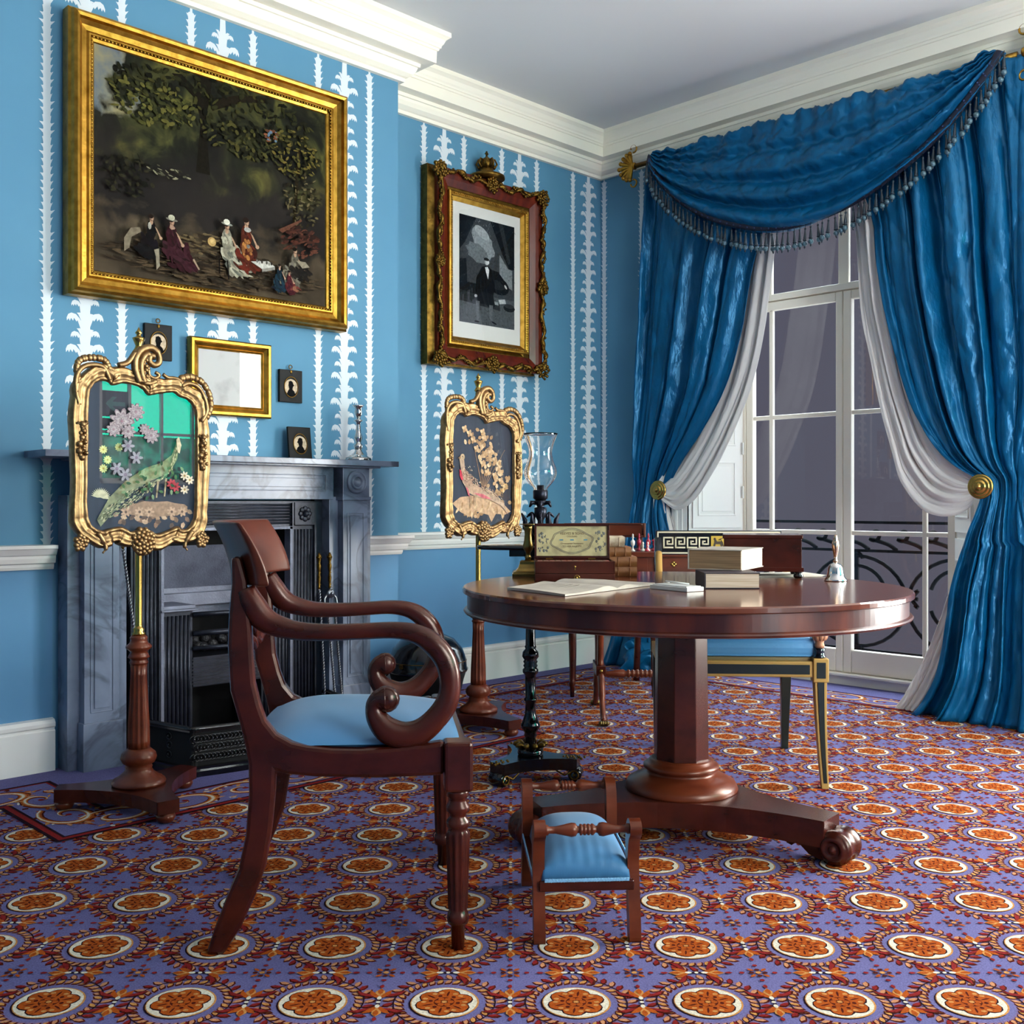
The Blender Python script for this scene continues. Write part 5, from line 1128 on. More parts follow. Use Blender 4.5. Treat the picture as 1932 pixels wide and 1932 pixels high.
o = MB().grid(seatf, 40, 36); o.bb(fB, fF, -YS+.02, YS-.02, zS-.03, zS+.004); o.build('seat', M_seat, ch)
# tablet crest rail wrapping forward, flaring back at the top
ztop = side(410, 985)[1]; zbot = side(470, 1104)[1]; fpost = side(448, 1060)[0]
def crest(u, v, off_=0):
    s = 2*u-1; w = .272*s; z = zbot+(ztop-zbot)*v-.010*(1-s*s)*0
    f = fpost-.040+.088*s*s-.045*v**1.8+off_
    return (f, w, z)
o = MB(); nu, nv = 40, 14
vs = []; fs = []
for k, off_ in ((0, .0), (1, .026)):
    for j in range(nv+1):
        for i in range(nu+1): v_ = j/nv; p = crest(i/nu, v_, off_*(1-.55*v_)); vs.append(p)
M1 = (nu+1)*(nv+1)
for k in (0, 1):
    for j in range(nv):
        for i in range(nu):
            q = (k*M1+j*(nu+1)+i, k*M1+j*(nu+1)+i+1, k*M1+(j+1)*(nu+1)+i+1, k*M1+(j+1)*(nu+1)+i); fs.append(q if k else q[::-1])
for i in range(nu): fs.append((i, i+1, M1+i+1, M1+i)[::1]); a = nv*(nu+1)+i; fs.append((a, M1+a, M1+a+1, a+1))
for j in range(nv): a = j*(nu+1); fs.append((a, M1+a, M1+a+nu+1, a+nu+1)); b = a+nu; fs.append((b, b+nu+1, M1+b+nu+1, M1+b))
o.add(vs, fs); o.build('crest_rail', mat('mahogany_crest', '#3e160b', .34, grain=('#5e2613', (9, 9, 12), .35, .8), stint=(1, .78, .65, 1)), ch, bevel=.005)
o = MB(); zc = side(478, 1210)[1]; 
for z0 in (zc-.020, zc+.020): o.tube([(fB-.045+.004*math.sin(i), -YS+.03+(2*YS-.06)*i/24, z0+.012*math.sin(i*1.3)) for i in range(25)], .010, 8)
for k in range(7): o.tube([(fB-.04, -.03+k*.010+.012*math.cos(a), zc+.016*math.sin(a)) for a in [i*.6 for i in range(11)]], .004, 6)
o.build('carved_splat', M_mah, ch)

# ================================================================ ROUND TABLE
TC = (LD(.507, 3.145)[0], LD(.507, 3.145)[1]); TH = .724; TR = .655
tb = thing('round_table', 'large round mahogany pedestal table on a triangular base', 'table', (TC[0], TC[1], 0), CA)
o = MB(); o.lathe([(0, TH-.018), (TR-.004, TH-.018), (TR, TH-.015), (TR, TH-.004), (TR-.004, TH), (0, TH)], 120, smooth=False); o.build('tabletop', M_top, tb)
o = MB(); o.lathe([(TR-.014, TH-.018), (TR-.014, TH-.063), (TR-.006, TH-.066), (TR-.003, TH-.070), (TR-.006, TH-.075), (TR-.018, TH-.078), (TR-.05, TH-.078), (TR-.05, TH-.018)], 180, smooth=False); o.build('apron', M_apron, tb)
o = MB(); oct_ = [(.0835*math.cos(PI/8+k*PI/4), .0835*math.sin(PI/8+k*PI/4)) for k in range(8)]
vs = [(x*s, y*s, z) for s, z in ((1.0, .205), (.93, TH-.02)) for x, y in oct_]; o.add(vs, [tuple(range(8))[::-1], tuple(range(8, 16))]+[(i, (i+1) % 8, 8+(i+1) % 8, 8+i) for i in range(8)], 0, False)
o.build('pedestal', M_mah, tb, bevel=.002)
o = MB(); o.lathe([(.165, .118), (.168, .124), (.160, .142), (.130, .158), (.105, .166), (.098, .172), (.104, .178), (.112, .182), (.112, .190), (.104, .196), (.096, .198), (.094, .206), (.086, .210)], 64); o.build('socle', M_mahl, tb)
# tri-concave platform; arms at angles (local: x=image right, y=away)
def tri(R_, hw, waist, angs):
    pts = []
    for k in range(3):
        a = angs[k]; b = angs[(k+1) % 3]+(2*PI if k == 2 else 0); c = (R_*math.cos(a), R_*math.sin(a)); tx, ty = -math.sin(a), math.cos(a); e = (c[0]+tx*hw, c[1]+ty*hw)
        pts += [(c[0]-tx*hw, c[1]-ty*hw), e]; d = (R_*math.cos(b)+math.sin(b)*hw, R_*math.sin(b)-math.cos(b)*hw); m = (a+b)/2; mm = (waist*math.cos(m), waist*math.sin(m))
        for s in [i/12 for i in range(1, 12)]: q = (1-s)**2, 2*s*(1-s), s*s; pts.append((q[0]*e[0]+q[1]*mm[0]+q[2]*d[0], q[0]*e[1]+q[1]*mm[1]+q[2]*d[1]))
    return pts
angs = [math.radians(q) for q in (-48, 72, 192)]
angs = [math.radians(q) for q in (-40, 80, 200)]
o = MB(); o.prism(tri(.47, .052, .07, angs), .072, 0, Matrix.Translation((0, 0, .048))); o.build('platform', M_mah, tb, bevel=.003)
for a in angs:
    Mx = Matrix.Translation((.47*math.cos(a), .47*math.sin(a), 0)) @ Matrix.Rotation(a, 4, 'Z')
    o = MB(); br = [(-.12, .05), (-.115, .036), (-.10, .032), (-.09, .040), (-.075, .038), (-.05, .006+.012), (-.02, .0+.01), (.0, .01), (.0, .05)]
    o.prism(br, .070, 0, Mx @ Matrix.Translation((0, .035, 0)) @ Matrix.Rotation(PI/2, 4, 'X')); bo = o.build('bracket', M_mah, tb, bevel=.002)
    o = MB(); My = Mx @ Matrix.Translation((.022, 0, .048)) @ Matrix.Rotation(PI/2, 4, 'X')
    hf = [(0, .058), (.008, .057), (.010, .051), (.013, .050), (.021, .050), (.022, .054), (.033, .053), (.035, .047), (.040, .045), (.046, .038), (.0475, .028), (.042, .014)]; o.lathe([(r_, -z_) for r_, z_ in hf]+[(.039, 0)]+hf[::-1], 34, M=My)
    o.build('scroll_foot', M_mah, tb)
    o = MB(); Mz = Mx @ Matrix.Translation((-.03, 0, 0)); o.lathe([(.007, .0), (.014, .002), (.014, .012), (.008, .014), (.008, .03)], 14, M=Mz); o.build('caster', M_black, tb)

# ================================================================ FOOTSTOOL
q0, q1, q2 = onZ(1015, 1776, 0), onZ(1197, 1771, 0), onZ(985, 1665, 0)
c0 = (q0+q1)/2; dS = (q1-q0)[:2]; aS = math.atan2(dS[1], dS[0])
fs_ = thing('footstool', 'small mahogany footstool with scroll ends, turned rails and blue satin cushion', 'stool', (c0[0], c0[1], 0), aS)
HW = .106; LN = .335
for (y, s) in ((0.0, -1), (LN, 1)):
    for x in (-HW, HW):
        prof2 = [(.004, 0), (-.022, 0), (-.018, .06), (-.006, .115), (.002, .155), (.000, .195), (-.012, .225), (-.030, .240), (-.034, .256), (-.022, .268), (-.002, .270), (.018, .256), (.030, .225), (.032, .180), (.026, .140), (.018, .08)]
        o = MB(); pts = [(float(q[0])*(-s), max(0, float(q[1]))) for q in closed(prof2, 4)]
        o.prism(pts, .026, 0, Matrix.Translation((x-.013, y, 0)) @ Matrix.Rotation(PI/2, 4, 'Z') @ Matrix.Rotation(PI/2, 4, 'X')); o.build('scroll_leg', M_mahl, fs_, bevel=.005)
    o = MB(); pr = [(.008, -.10), (.0115, -.095), (.0115, -.088), (.008, -.085), (.008, -.070), (.0155, -.035), (.014, -.026), (.008, -.022), (.0075, -.018)]
    for k in range(4): pr += [(.0125, -.0165+k*.0085), (.0125, -.0125+k*.0085), (.0095, -.0105+k*.0085)]
    pr = pr[:-1]+[(.0075, .018), (.008, .022), (.014, .026), (.0155, .035), (.008, .070), (.008, .085), (.0115, .088), (.0115, .095), (.008, .10)]
    o.lathe(pr, 20, (0, y-s*(-.014)*1, .250), axis='x'); o.build('turned_rail', M_mahl, fs_)
    o = MB(); o.bb(-HW, HW, y-.011, y+.011, .112, .135); o.build('end_rail', M_mah, fs_, bevel=.003)
for x in (-HW, HW): o = MB(); o.bb(x-.011, x+.011, 0, LN, .112, .135); o.build('side_rail', M_mah, fs_, bevel=.003)
def cush(u, v):
    a, b = 2*u-1, 2*v-1; cr = (1-abs(a)**3)*(1-abs(b)**4)
    rim = .135 if (abs(a) > .999 or abs(b) > .999) else .150
    return (a*(HW-.006+.008*(1-b*b)*(abs(a) > .5)*0), LN/2+b*(LN/2+.004), rim+.058*max(0, cr)**.6+.001*math.sin(50*u)*(1-v)**3)
o = MB().grid(cush, 40, 50); o.build('cushion', M_seat, fs_, solid=.002)
o = MB()
for y in (-.013, LN+.013): o.tube([(-HW+.014+(2*HW-.028)*i/160, y, .138+.0035*math.sin(i*1.0)) for i in range(161)], .0016, 5); o.bb(-HW+.012, HW-.012, y-.001, y+.001, .1345, .1415)
for x in (-HW-.012, HW+.012): o.tube([(x, .02+(LN-.04)*i/200, .138+.0035*math.sin(i)) for i in range(201)], .0016, 5)
o.build('gimp_braid', mat('pale_gimp', '#7fb2d2', .6), fs_)
# ================================================================ ON THE ROUND TABLE
zt0 = TH+.0005
def on_table(name, lab, cat, lat, d, rz=CA, group=None, z=zt0):
    p = LD(lat, d, z); return thing(name, lab, cat, p, rz, group)
# paint box with open lid
pb = on_table('paint_box', 'open mahogany paint box with a printed label inside the raised lid', 'box', .199, 3.395)
o = MB(); o.bb(-.126, .126, -.085, .085, 0, .0235); o.bb(-.124, .124, -.083, .083, .0245, .056); 
for a in ((-.126, .126, -.085, -.079), (-.126, .126, .079, .085), (-.126, -.120, -.085, .085), (.120, .126, -.085, .085)): o.bb(*a, .0245, .063)
o.build('case', M_mah, pb, bevel=.001)
o = MB(); 
for k in range(12): o.bb(-.116+k*.0195, -.099+k*.0195, -.07, .04, .056, .060)
o.build('paint_cake', mat('paint_cakes', '#5b4a3c', .7, noise=('#8a3a2a', 30, .4, .6)), pb)['kind'] = 'stuff'
Ml = Matrix.Translation((0, .084, .063)) @ Matrix.Rotation(-.07, 4, 'X')
o = MB(); o.bb(-.124, .124, .0, .010, 0, .116, 0, Ml)
for a in ((-.124, .124, 0, .008), (-.124, .124, .108, .116), (-.124, -.1175, 0, .116), (.1175, .124, 0, .116)): o.bb(a[0], a[1], -.008, 0, a[2], a[3], 0, Ml)
ld = o.build('lid', M_mah, pb, bevel=.001)
M_lab = mat('printed_label', '#bfae7d', .7, noise=('#8f7f5c', 26, .45, .75)); M_ink = mat('ink_brown', '#5b4630', .7)
o = MB(); o.bb(-.117, .117, -.0015, .0, .009, .107, 0, Ml); o.build('label', M_lab, ld)
o = MB(); 
for k, (rx, rz_) in enumerate(((.070, .040), (.066, .036))): o.tube([tuple(Ml @ Vector((rx*math.cos(a)*(1+.06*math.sin(6*a)), -.0025, .058+rz_*math.sin(a)*(1+.06*math.cos(4*a))))) for a in [i*2*PI/60 for i in range(61)]], .0007, 4)
rr = random.Random(4)
for sx in (-1, 1):
    for k in range(26): x = sx*(.094+rr.uniform(-.016, .016)); z = .02+rr.random()*.07; o.ball(tuple(Ml @ Vector((x, -.0018, z))), rr.uniform(.0015, .0045), 6, 0, None, (1, .2, 1.3))
o.build('engraved_border', mat('ink_grey', '#6d6a64', .8), ld)
for body, z, s in (('REEVES & SONS', .083, .0115), ('COLOURS', .073, .0075), ('Ornamental Stationers', .050, .0082), ('TO HER MAJESTY', .040, .0082)):
    text('label_text', body, s, Ml @ Matrix.Translation((0, -.0022, z)) @ Matrix.Rotation(PI/2, 4, 'X'), M_ink, ld, .0001)
o = MB(); 
for x, c in ((-.035, 0), (.0, 0), (.045, 0)): o.bb(x-.006, x+.006, -.0024, -.0015, .060, .0635, 0, Ml)
o.build('blue_dab', mat('blue_dab', '#2f7f9c', .6), ld)
o = MB()
for x in (-.075, .065): o.bb(x-.012, x+.012, .076, .086, .060, .0655)
o.build('hinge', M_brass, pb)
M90 = Matrix.Translation((0, -.0845, 0)) @ Matrix.Rotation(PI/2, 4, 'X')
o = MB(); o.lathe([(.0035, 0), (.0035, .0018)], 14, M=Matrix.Translation((0, 0, .046)) @ M90); o.box((0, -.0858, .0405), (.0028, .002, .010)); o.build('escutcheon', M_brass, pb)
o = MB(); o.lathe([(0, .0), (.0045, 0), (.0045, .004), (.0, .004)], 14, M=Matrix.Translation((.006, 0, .012)) @ M90); o.tube([(.006+.009*math.cos(a), -.0885, .0105+.009*math.sin(a)) for a in [i*2*PI/20 for i in range(21)]], .0013, 6); o.build('ring_pull', M_brass, pb)
# brass candlestick
bc = on_table('brass_candlestick', 'plain square-based brass candlestick behind the paint box', 'candlestick', .055, 3.575)
o = MB()
def sq(prof, mb):
    for j in range(len(prof)-1):
        (r0, z0), (r1, z1) = prof[j], prof[j+1]; A_ = [(-r0, -r0, z0), (r0, -r0, z0), (r0, r0, z0), (-r0, r0, z0)]; B_ = [(-r1, -r1, z1), (r1, -r1, z1), (r1, r1, z1), (-r1, r1, z1)]
        for k in range(4): mb.add([A_[k], A_[(k+1) % 4], B_[(k+1) % 4], B_[k]], [(0, 1, 2, 3)], 0, False)
sq([(0, 0), (.054, 0), (.054, .008), (.051, .010), (.050, .014), (.042, .017), (.034, .026), (.029, .040), (.028, .048), (.022, .052), (0, .053)], o); o.build('square_foot', M_brassd, bc)
o = MB(); o.lathe([(.012, .052), (.010, .058), (.013, .062), (.009, .066), (.008, .074), (.010, .080), (.017, .092), (.018, .102), (.014, .120), (.012, .140), (.014, .160), (.016, .171), (.0, .171)], 28); o.lathe([(.012, .172), (.030, .174), (.030, .176), (.012, .176)], 28); o.build('stem', M_brassd, bc)
# book stack behind the paint box
zb_ = 0
for k, (wd, hh, latr, lab, m_) in enumerate(((.20, .0315, .421, 'tan calf book at the bottom of the stack behind the paint box', 0), (.20, .034, .421, 'tan calf book second from the bottom of the stack behind the paint box', 0), (.17, .033, .400, 'worn calf book second from the top of the stack behind the paint box', 0), (.155, .034, .382, 'battered pale-spined book on top of the stack behind the paint box', 1))):
    t = on_table('book', lab, 'book', latr-wd/2, 3.60, CA+(0, 0, .03, -.04)[k], 'old books stacked behind the paint box', zt0+zb_)
    o = MB(); o.bb(-wd/2, wd/2, -.066, .066, 0, .0025); o.bb(-wd/2, wd/2, -.066, .066, hh-.0025, hh); o.grid(lambda u, v: (-wd/2+wd*u, -.066-.006*math.sin(PI*v), hh*v), 4, 8)
    for q in (-.38, -.18, .18, .38): o.bb(wd*q-.0015, wd*q+.0015, -.0735, -.064, .002, hh-.002)
    o.build('binding', M_leather if not m_ else mat('worn_leather', '#9a7a5c', .7, noise=('#c7b49a', 25, .4, .6)), t, bevel=.0008)
    o = MB(); o.bb(-wd/2+.003, wd/2-.003, -.062, .062, .0025, hh-.0025); o.build('pages', M_pagel, t); zb_ += hh+.0004
# open booklet
ob = on_table('open_booklet', 'open paper booklet lying flat at the front left of the round table', 'booklet', .0, 0, 0)
ob.location = (-2.60, -2.17, zt0)
c4 = [(-2.832, -2.082), (-2.875, -2.345), (-2.40, -2.275), (-2.385, -1.990)]
def bk(h0):
    def fn(u, v):
        a = [(c4[0][i]*(1-u)+c4[3][i]*u)*(1-v)+(c4[1][i]*(1-u)+c4[2][i]*u)*v for i in (0, 1)]
        s = abs(u-.55); return (a[0]+2.60, a[1]+2.17, h0*(1+.9*math.exp(-((s-.12)/.10)**2)-.6*math.exp(-(s/.04)**2))+.0015*math.sin(9*u+4*v))
    return fn
o = MB(); o.grid(bk(.007), 40, 16); f0_, f1_ = bk(.007), lambda u, v: (*bk(.01)(u, v)[:2], .0005)
for e in (lambda s: (s, 0), lambda s: (s, 1), lambda s: (0, s), lambda s: (1, s)):
    for k in range(20):
        a, b = e(k/20), e((k+1)/20); o.add([f0_(*a), f0_(*b), f1_(*b), f1_(*a)], [(0, 1, 2, 3)], 0, False)
o.build('pages', mat('booklet_paper', '#b5aa9a', .8, noise=('#a3968a', 12, .4, .7)), ob)
o = MB()
for k in range(13):
    for u0, u1 in ((.08, .45), (.64, .94)):
        v = .14+k*.055; 
        if rr.random() > .12: o.add([(*p[:2], p[2]+.0006) for p in (bk(.0073)(u0, v), bk(.0073)(u1-rr.random()*.1, v), bk(.0073)(u1-.05, v+.008), bk(.0073)(u0, v+.008))], [(0, 1, 2, 3)], 0, False)
o.build('faint_print', mat('faint_ink', '#958c80', .8), ob)
# ivory games box
ib = on_table('ivory_box', 'small flat white ivory box with a folded rule beside the two thick books', 'box', .468, 2.985, CA+.62)
o = MB(); o.bb(-.033, .033, -.075, .075, 0, .012); o.build('body', mat('ivory', '#cfccc4', .35), ib, bevel=.0015)
o = MB(); o.bb(-.028, .028, -.068, .068, .012, .0145); o.tube([(.02, -.03, .017), (-.012, .03, .024)], .0024, 6); o.tube([(-.012, .03, .024), (.02, .05, .017)], .0024, 6); o.build('lid', mat('ivory_lid', '#c4c2bc', .3), ib)
dm = MB().bb(-.02, .02, -.004, .004, 0, .006)
# two thick books
def tbook(lab, lat0, d0, rz, w_, dpt, h, z, m1, m2):
    t = thing('thick_book', lab, 'book', LD(lat0, d0, z), rz, 'two thick old books at the front of the round table')
    def blk(u, v): return 0
    o = MB(); o.bb(.003, w_-.005, .003, dpt-.003, .003, h-.003, 0); o.bb(w_-.006, w_-.003, .0032, dpt-.0032, .003, h-.003, 1); o.build('page_block', [m1, M_pagel], t)
    o = MB(); o.bb(0, w_, 0, dpt, 0, .003); o.bb(0, w_, 0, dpt, h-.003, h); o.bb(-.002, .002, 0, dpt, 0, h); o.build('cover', m2, t, bevel=.0008)
tbook('thick pale-edged old book at the bottom of the pair on the round table', .556, 3.02, CA, .159, .15, .046, zt0, M_pagel, mat('dark_cover', '#2c2026', .6))
t2 = math.atan2(.080, -.146)+PI
tbook('thick brown-edged old book lying askew on top of the pair', .534, 3.18, CA+math.atan2(-.08, .146), .166, .235, .061, zt0+.0465, M_pages, mat('vellum_cover', '#8d8275', .7, noise=('#a89d90', 20, .4, .6)))
# mahogany box on ball feet
mb_ = on_table('writing_box', 'plain mahogany box on ball feet at the right of the round table', 'box', .843, 3.543, CA-.2)
o = MB(); o.bb(-.125, .125, -.09, .09, .034, .135); o.bb(-.131, .131, -.096, .096, .022, .036); o.build('body', M_mah, mb_, bevel=.0015)
o = MB(); o.bb(-.129, .129, -.094, .094, .129, .1425); o.build('lid', M_mah, mb_, bevel=.003)
for x in (-.115, .115):
    for y in (-.08, .08): MB().lathe([(.010, 0), (.0155, .004), (.0165, .011), (.010, .016), (.014, .020), (.014, .022)], 18, (x, y, 0)).build('ball_foot', M_ebony, mb_)
# paper under the box
pl = on_table('loose_papers', 'loose pale sheets lying half under the mahogany box', 'paper', .90, 3.58, CA+.2)
o = MB(); 
for k in range(3): o.bb(-.13+.012*k, .13+.012*k, -.085+.01*k, .085+.01*k, .0004+k*.0012, .0012+k*.0012)
o.build('sheets', M_paper, pl)
# hand bell
hb = on_table('hand_bell', 'silver hand bell at the right rim of the round table', 'bell', 1.027, 3.33)
o = MB(); o.lathe([(.0355, 0), (.0365, .002), (.034, .007), (.028, .014), (.025, .026), (.0225, .042), (.018, .052), (.008, .056), (.006, .060)], 36); o.build('bell_cup', M_silver, hb)
o = MB(); o.lathe([(.006, .058), (.008, .064), (.005, .068), (.0055, .078), (.009, .094), (.0115, .112), (.0105, .124), (.006, .131), (.008, .134), (.005, .138), (.006, .142), (.002, .147)], 24); o.build('handle', mat('bell_handle', '#c9a98c', .2, 1), hb)

# ================================================================ TRIPOD STAND AND STORM LAMP
ts = thing('candle_stand', 'ebonised tripod stand with gilt leaf collar and flat top behind the round table', 'stand', LD(.0655, 3.72), CA)
tA = [math.radians(q) for q in (-133, -13, 107)]
o = MB(); o.prism(tri(.172, .034, .03, tA), .040, 0, Matrix.Translation((0, 0, .040))); o.build('platform', M_ebony, ts, bevel=.002)
for a in tA:
    Mx = Matrix.Translation((.150*math.cos(a), .150*math.sin(a), 0)) @ Matrix.Rotation(a, 4, 'Z'); My = Mx @ Matrix.Translation((.012, 0, .024)) @ Matrix.Rotation(PI/2, 4, 'X')
    o = MB(); o.lathe([(0, -.032), (.020, -.031), (.024, -.026), (.024, .026), (.020, .031), (0, .032)], 24, M=My); o.build('scroll_foot', M_ebony, ts)
    o = MB()
    for s in (-1, 1):
        o.tube([tuple(Mx @ Vector((.012+.015*math.cos(q), s*.033, .024+.015*math.sin(q)))) for q in [i*.5 for i in range(14)]], .0028, 6); o.ball(tuple(Mx @ Vector((.012, s*.033, .024))), .005, 8)
        o.tube([tuple(Mx @ Vector(p)) for p in ((.0, s*.033, .034), (-.022, s*.033, .022), (-.045, s*.033, .034), (-.062, s*.033, .046), (-.070, s*.033, .040))], .003, 6)
    for k in range(10): o.ball(tuple(Mx @ Vector((-.03+.008*k, .014*math.sin(k*2.2), .079))), .005, 6)
    o.build('gilt_mount', M_goldd, ts)
o = MB(); o.lathe([(.042, .076), (.046, .086), (.046, .104), (.030, .108)], 30)
o.lathe([(.019, .10), (.020, .118), (.019, .140), (.024, .150), (.021, .158), (.026, .164), (.034, .178), (.0345, .188), (.028, .20), (.020, .225), (.018, .262), (.022, .272), (.023, .278), (.018, .284), (.0195, .352), (.020, .362), (.028, .372), (.028, .382), (.022, .388), (.026, .396), (.022, .402), (.026, .410), (.022, .416), (.030, .428), (.028, .444), (.018, .455), (.021, .463), (.018, .468), (.016, .56), (.018, .70), (.014, .76), (.02, .79), (.06, .80)], 36); o.build('column', M_ebony, ts)
o = MB()
for k in range(10): a = k*2*PI/10; o.tube([((.030+.030*s)*math.cos(a), (.030+.030*s)*math.sin(a), .104+.016*math.sin(s*PI*.75)) for s in (0, .3, .6, .85, 1)], [.006, .010, .011, .009, .004], 8)
o.build('leaf_collar', M_goldd, ts)
o = MB(); o.lathe([(0, .806), (.185, .808), (.190, .814), (.188, .822), (0, .823)], 64, M=Matrix.Diagonal((1, .5, 1, 1))); o.bb(-.075, .075, -.06, .06, .785, .807); o.build('stand_top', M_ebony, ts)
hl = thing('storm_lamp', 'clear glass storm lamp on a dark bronze swan base beside the right pole screen', 'lamp', LD(.101, 3.72, .8235), CA)
M_brz = mat('dark_bronze', '#30313a', .35, .9, noise=('#1c1d24', 30, .4, .7))
o = MB(); o.lathe([(.05, 0), (.052, .006), (.045, .012), (.03, .016), (.012, .022), (.010, .085), (.018, .10), (.022, .112), (.022, .132), (.012, .134), (.014, .14), (.026, .152), (.018, .160)], 28)
for k in range(3):
    a = .5+k*2*PI/3; M_ = Matrix.Rotation(a, 4, 'Z')
    o.ball(tuple(M_ @ Vector((.036, 0, .032))), .016, 10, 0, None, (1, 1, 1.25)); 
    o.tube([tuple(M_ @ Vector(p)) for p in bez([(.040, 0, .04), (.050, 0, .062), (.036, 0, .080), (.026, 0, .098), (.034, 0, .112), (.046, 0, .106), (.056, 0, .098)], 4)], [.008]*8+[.0055]*14+[.003]*8, 8)
    for s in (-1, 1): o.tube([tuple(M_ @ Vector(p)) for p in ((.030, s*.012, .030), (.048, s*.024, .062), (.046, s*.030, .088), (.060, s*.030, .112))], [.009, .011, .008, .003], 8)
    for j in range(2): b = a+j; o.tube([(.018*math.cos(b), .018*math.sin(b), .148), (.036*math.cos(b), .036*math.sin(b), .150), (.044*math.cos(b), .044*math.sin(b), .134)], [.008, .008, .003], 7)
o.build('swan_base', M_brz, hl)
o = MB(); o.lathe([(.018, .158), (.026, .165), (.0265, .192), (.022, .195), (.013, .195), (.013, .212), (.010, .212)], 28); o.build('cup', M_brz, hl)
o = MB(); gp = [(.022, .192), (.024, .200), (.036, .214), (.050, .232), (.057, .252), (.054, .274), (.045, .298), (.040, .320), (.042, .342), (.049, .366), (.061, .395)]
G_ = [tuple(q) for q in bez(gp, 4)]
vs = []; sg_ = 48; fs = []
for r_, z in G_:
    for i in range(sg_): a = 2*PI*i/sg_; vs.append((r_*math.cos(a), r_*math.sin(a), z))
for j in range(len(G_)-1):
    for i in range(sg_): fs.append((j*sg_+i, j*sg_+(i+1) % sg_, (j+1)*sg_+(i+1) % sg_, (j+1)*sg_+i))
o.add(vs, fs)
mg = bpy.data.materials.new('blown_glass'); mg.use_nodes = True; b_ = mg.node_tree.nodes['Principled BSDF']; b_.inputs['Transmission Weight'].default_value = 1; b_.inputs['Roughness'].default_value = 0; b_.inputs['IOR'].default_value = 1.45; b_.inputs['Base Color'].default_value = (1, 1, 1, 1)
o.build('glass_shade', mg, hl, solid=.0022)

# ================================================================ GREEK KEY CHAIR
M_grn = mat('green_black_paint', '#0e1c18', .3, coat=.2); M_pg = mat('painted_gold', '#b98f4a', .45, .3); M_cream = mat('key_cream', '#d8c8a8', .4)
M_flesh = mat('carved_paw', '#b07a5a', .45, .2); M_keyb = mat('crest_black', '#10141c', .16, coat=.5); M_yel = mat('medallion_gold', '#caa23c', .4, .3)
gc = thing('painted_chair', 'black and gilt painted armchair with greek key back and buttoned blue cushion', 'chair', LD(.812, 3.90), CA-.065)
for sx in (-1, 1):
    x = sx*.262; nm = 'leg'
    def sabre(mb, y0, z0, y1, z1, bow, w0, w1, xo=0, hx=.0, mi=0):
        n = 12; P_ = []
        for i in range(n+1):
            t = i/n; P_.append((x+xo+hx*t*t*sx, y0+(y1-y0)*t+bow*math.sin(PI*t), z0+(z1-z0)*t, w0+(w1-w0)*t))
        vs = []; 
        for a, b, c, w_ in P_: vs += [(a-w_, b-w_, c), (a+w_, b-w_, c), (a+w_, b+w_, c), (a-w_, b+w_, c)]
        mb.add(vs, [(4*i+k, 4*i+(k+1) % 4, 4*i+4+(k+1) % 4, 4*i+4+k) for i in range(n) for k in range(4)]+[(3, 2, 1, 0), (4*n, 4*n+1, 4*n+2, 4*n+3)], mi, False)
    o = MB(); sabre(o, -.285, .38, -.31, .0, .0, .021, .012, 0, .012); lg = o.build('leg', M_pg, gc, bevel=.002)
    o = MB(); sabre(o, -.2995, .37, -.318, .02, .0, .011, .0055, 0, .012); o.build('dark_panel', M_grn, lg)
    o = MB(); sabre(o, .24, .40, .275, .0, -.0, .021, .013, -sx*.012, 0); o.build('leg', M_grn, gc, bevel=.002)
    o = MB(); o.bb(x-.026, x+.026, -.312, -.26, .360, .441); bk_ = o.build('corner_block', M_pg, gc, bevel=.003); MB().bb(x-.015, x+.015, -.3135, -.312, .374, .428).build('dark_panel', M_grn, bk_)
    o = MB(); c_ = (x, -.286, 0); o.lathe([(.020, .441), (.022, .446), (.018, .450), (.016, .462), (.019, .472), (.015, .476)], 20, c_); o.build('collar', M_keyb, gc)
    o = MB(); o.lathe([(.015, .476), (.017, .484), (.014, .492), (.017, .505), (.025, .525), (.024, .560), (.016, .585), (.010, .59)], 16, c_)
    for k in range(5): a = -PI/2+(k-2)*.62; o.ball((x+.018*math.cos(a), -.286+.018*math.sin(a), .520), .011, 8, 0, None, (1, 1, 1.8))
    o.build('paw_support', M_flesh, gc)
    o = MB(); o.tube(bez([(x, -.286, .59), (x, -.20, .605), (x-sx*.01, -.05, .600), (x-sx*.01, .10, .64), (x-sx*.015, .22, .70), (x-sx*.02, .31, .77)], 6), .014, 10); o.build('arm', M_pg, gc)
    o = MB(); o.tube([(x-sx*.02, .26, .40), (x-sx*.02, .29, .60), (x-sx*.02, .345, .83)], .016, 8, up=(0, 1, 0)); o.build('back_post', M_keyb, gc)
    o = MB(); o.bb(x-.012, x+.012, -.27, .25, .382, .425); o.build('side_rail', M_pg, gc, bevel=.002)
o = MB(); o.bb(-.24, .24, -.305, -.272, .376, .430); fr_ = o.build('front_rail', M_pg, gc, bevel=.003); MB().bb(-.225, .225, -.3065, -.305, .386, .419).build('dark_panel', M_grn, fr_)
o = MB(); o.bb(-.235, .235, .24, .265, .385, .43); o.build('back_rail', M_grn, gc)
o = MB(); o.bb(-.245, .245, -.275, .25, .430, .440); o.build('cane_seat', mat('cane', '#8a7350', .7), gc)
def cushf(s):
    def fn(u, v):
        a, b = 2*u-1, 2*v-1; e = (1-abs(a)**6)*(1-abs(b)**6); but = sum(.016*math.exp(-(((a-p)*.24)**2+((b-q)*.26)**2)/.0009) for p in (-.66, -.33, 0, .33, .66) for q in (-.6, -.2, .2, .6))
        return (a*.242, -.012+b*.262, (.503+.038*e-but*1.6 if s else .442)+.006*(1-e)*(0 if s else 0))
    return fn
o = MB(); o.grid(cushf(1), 60, 60); 
pts = []
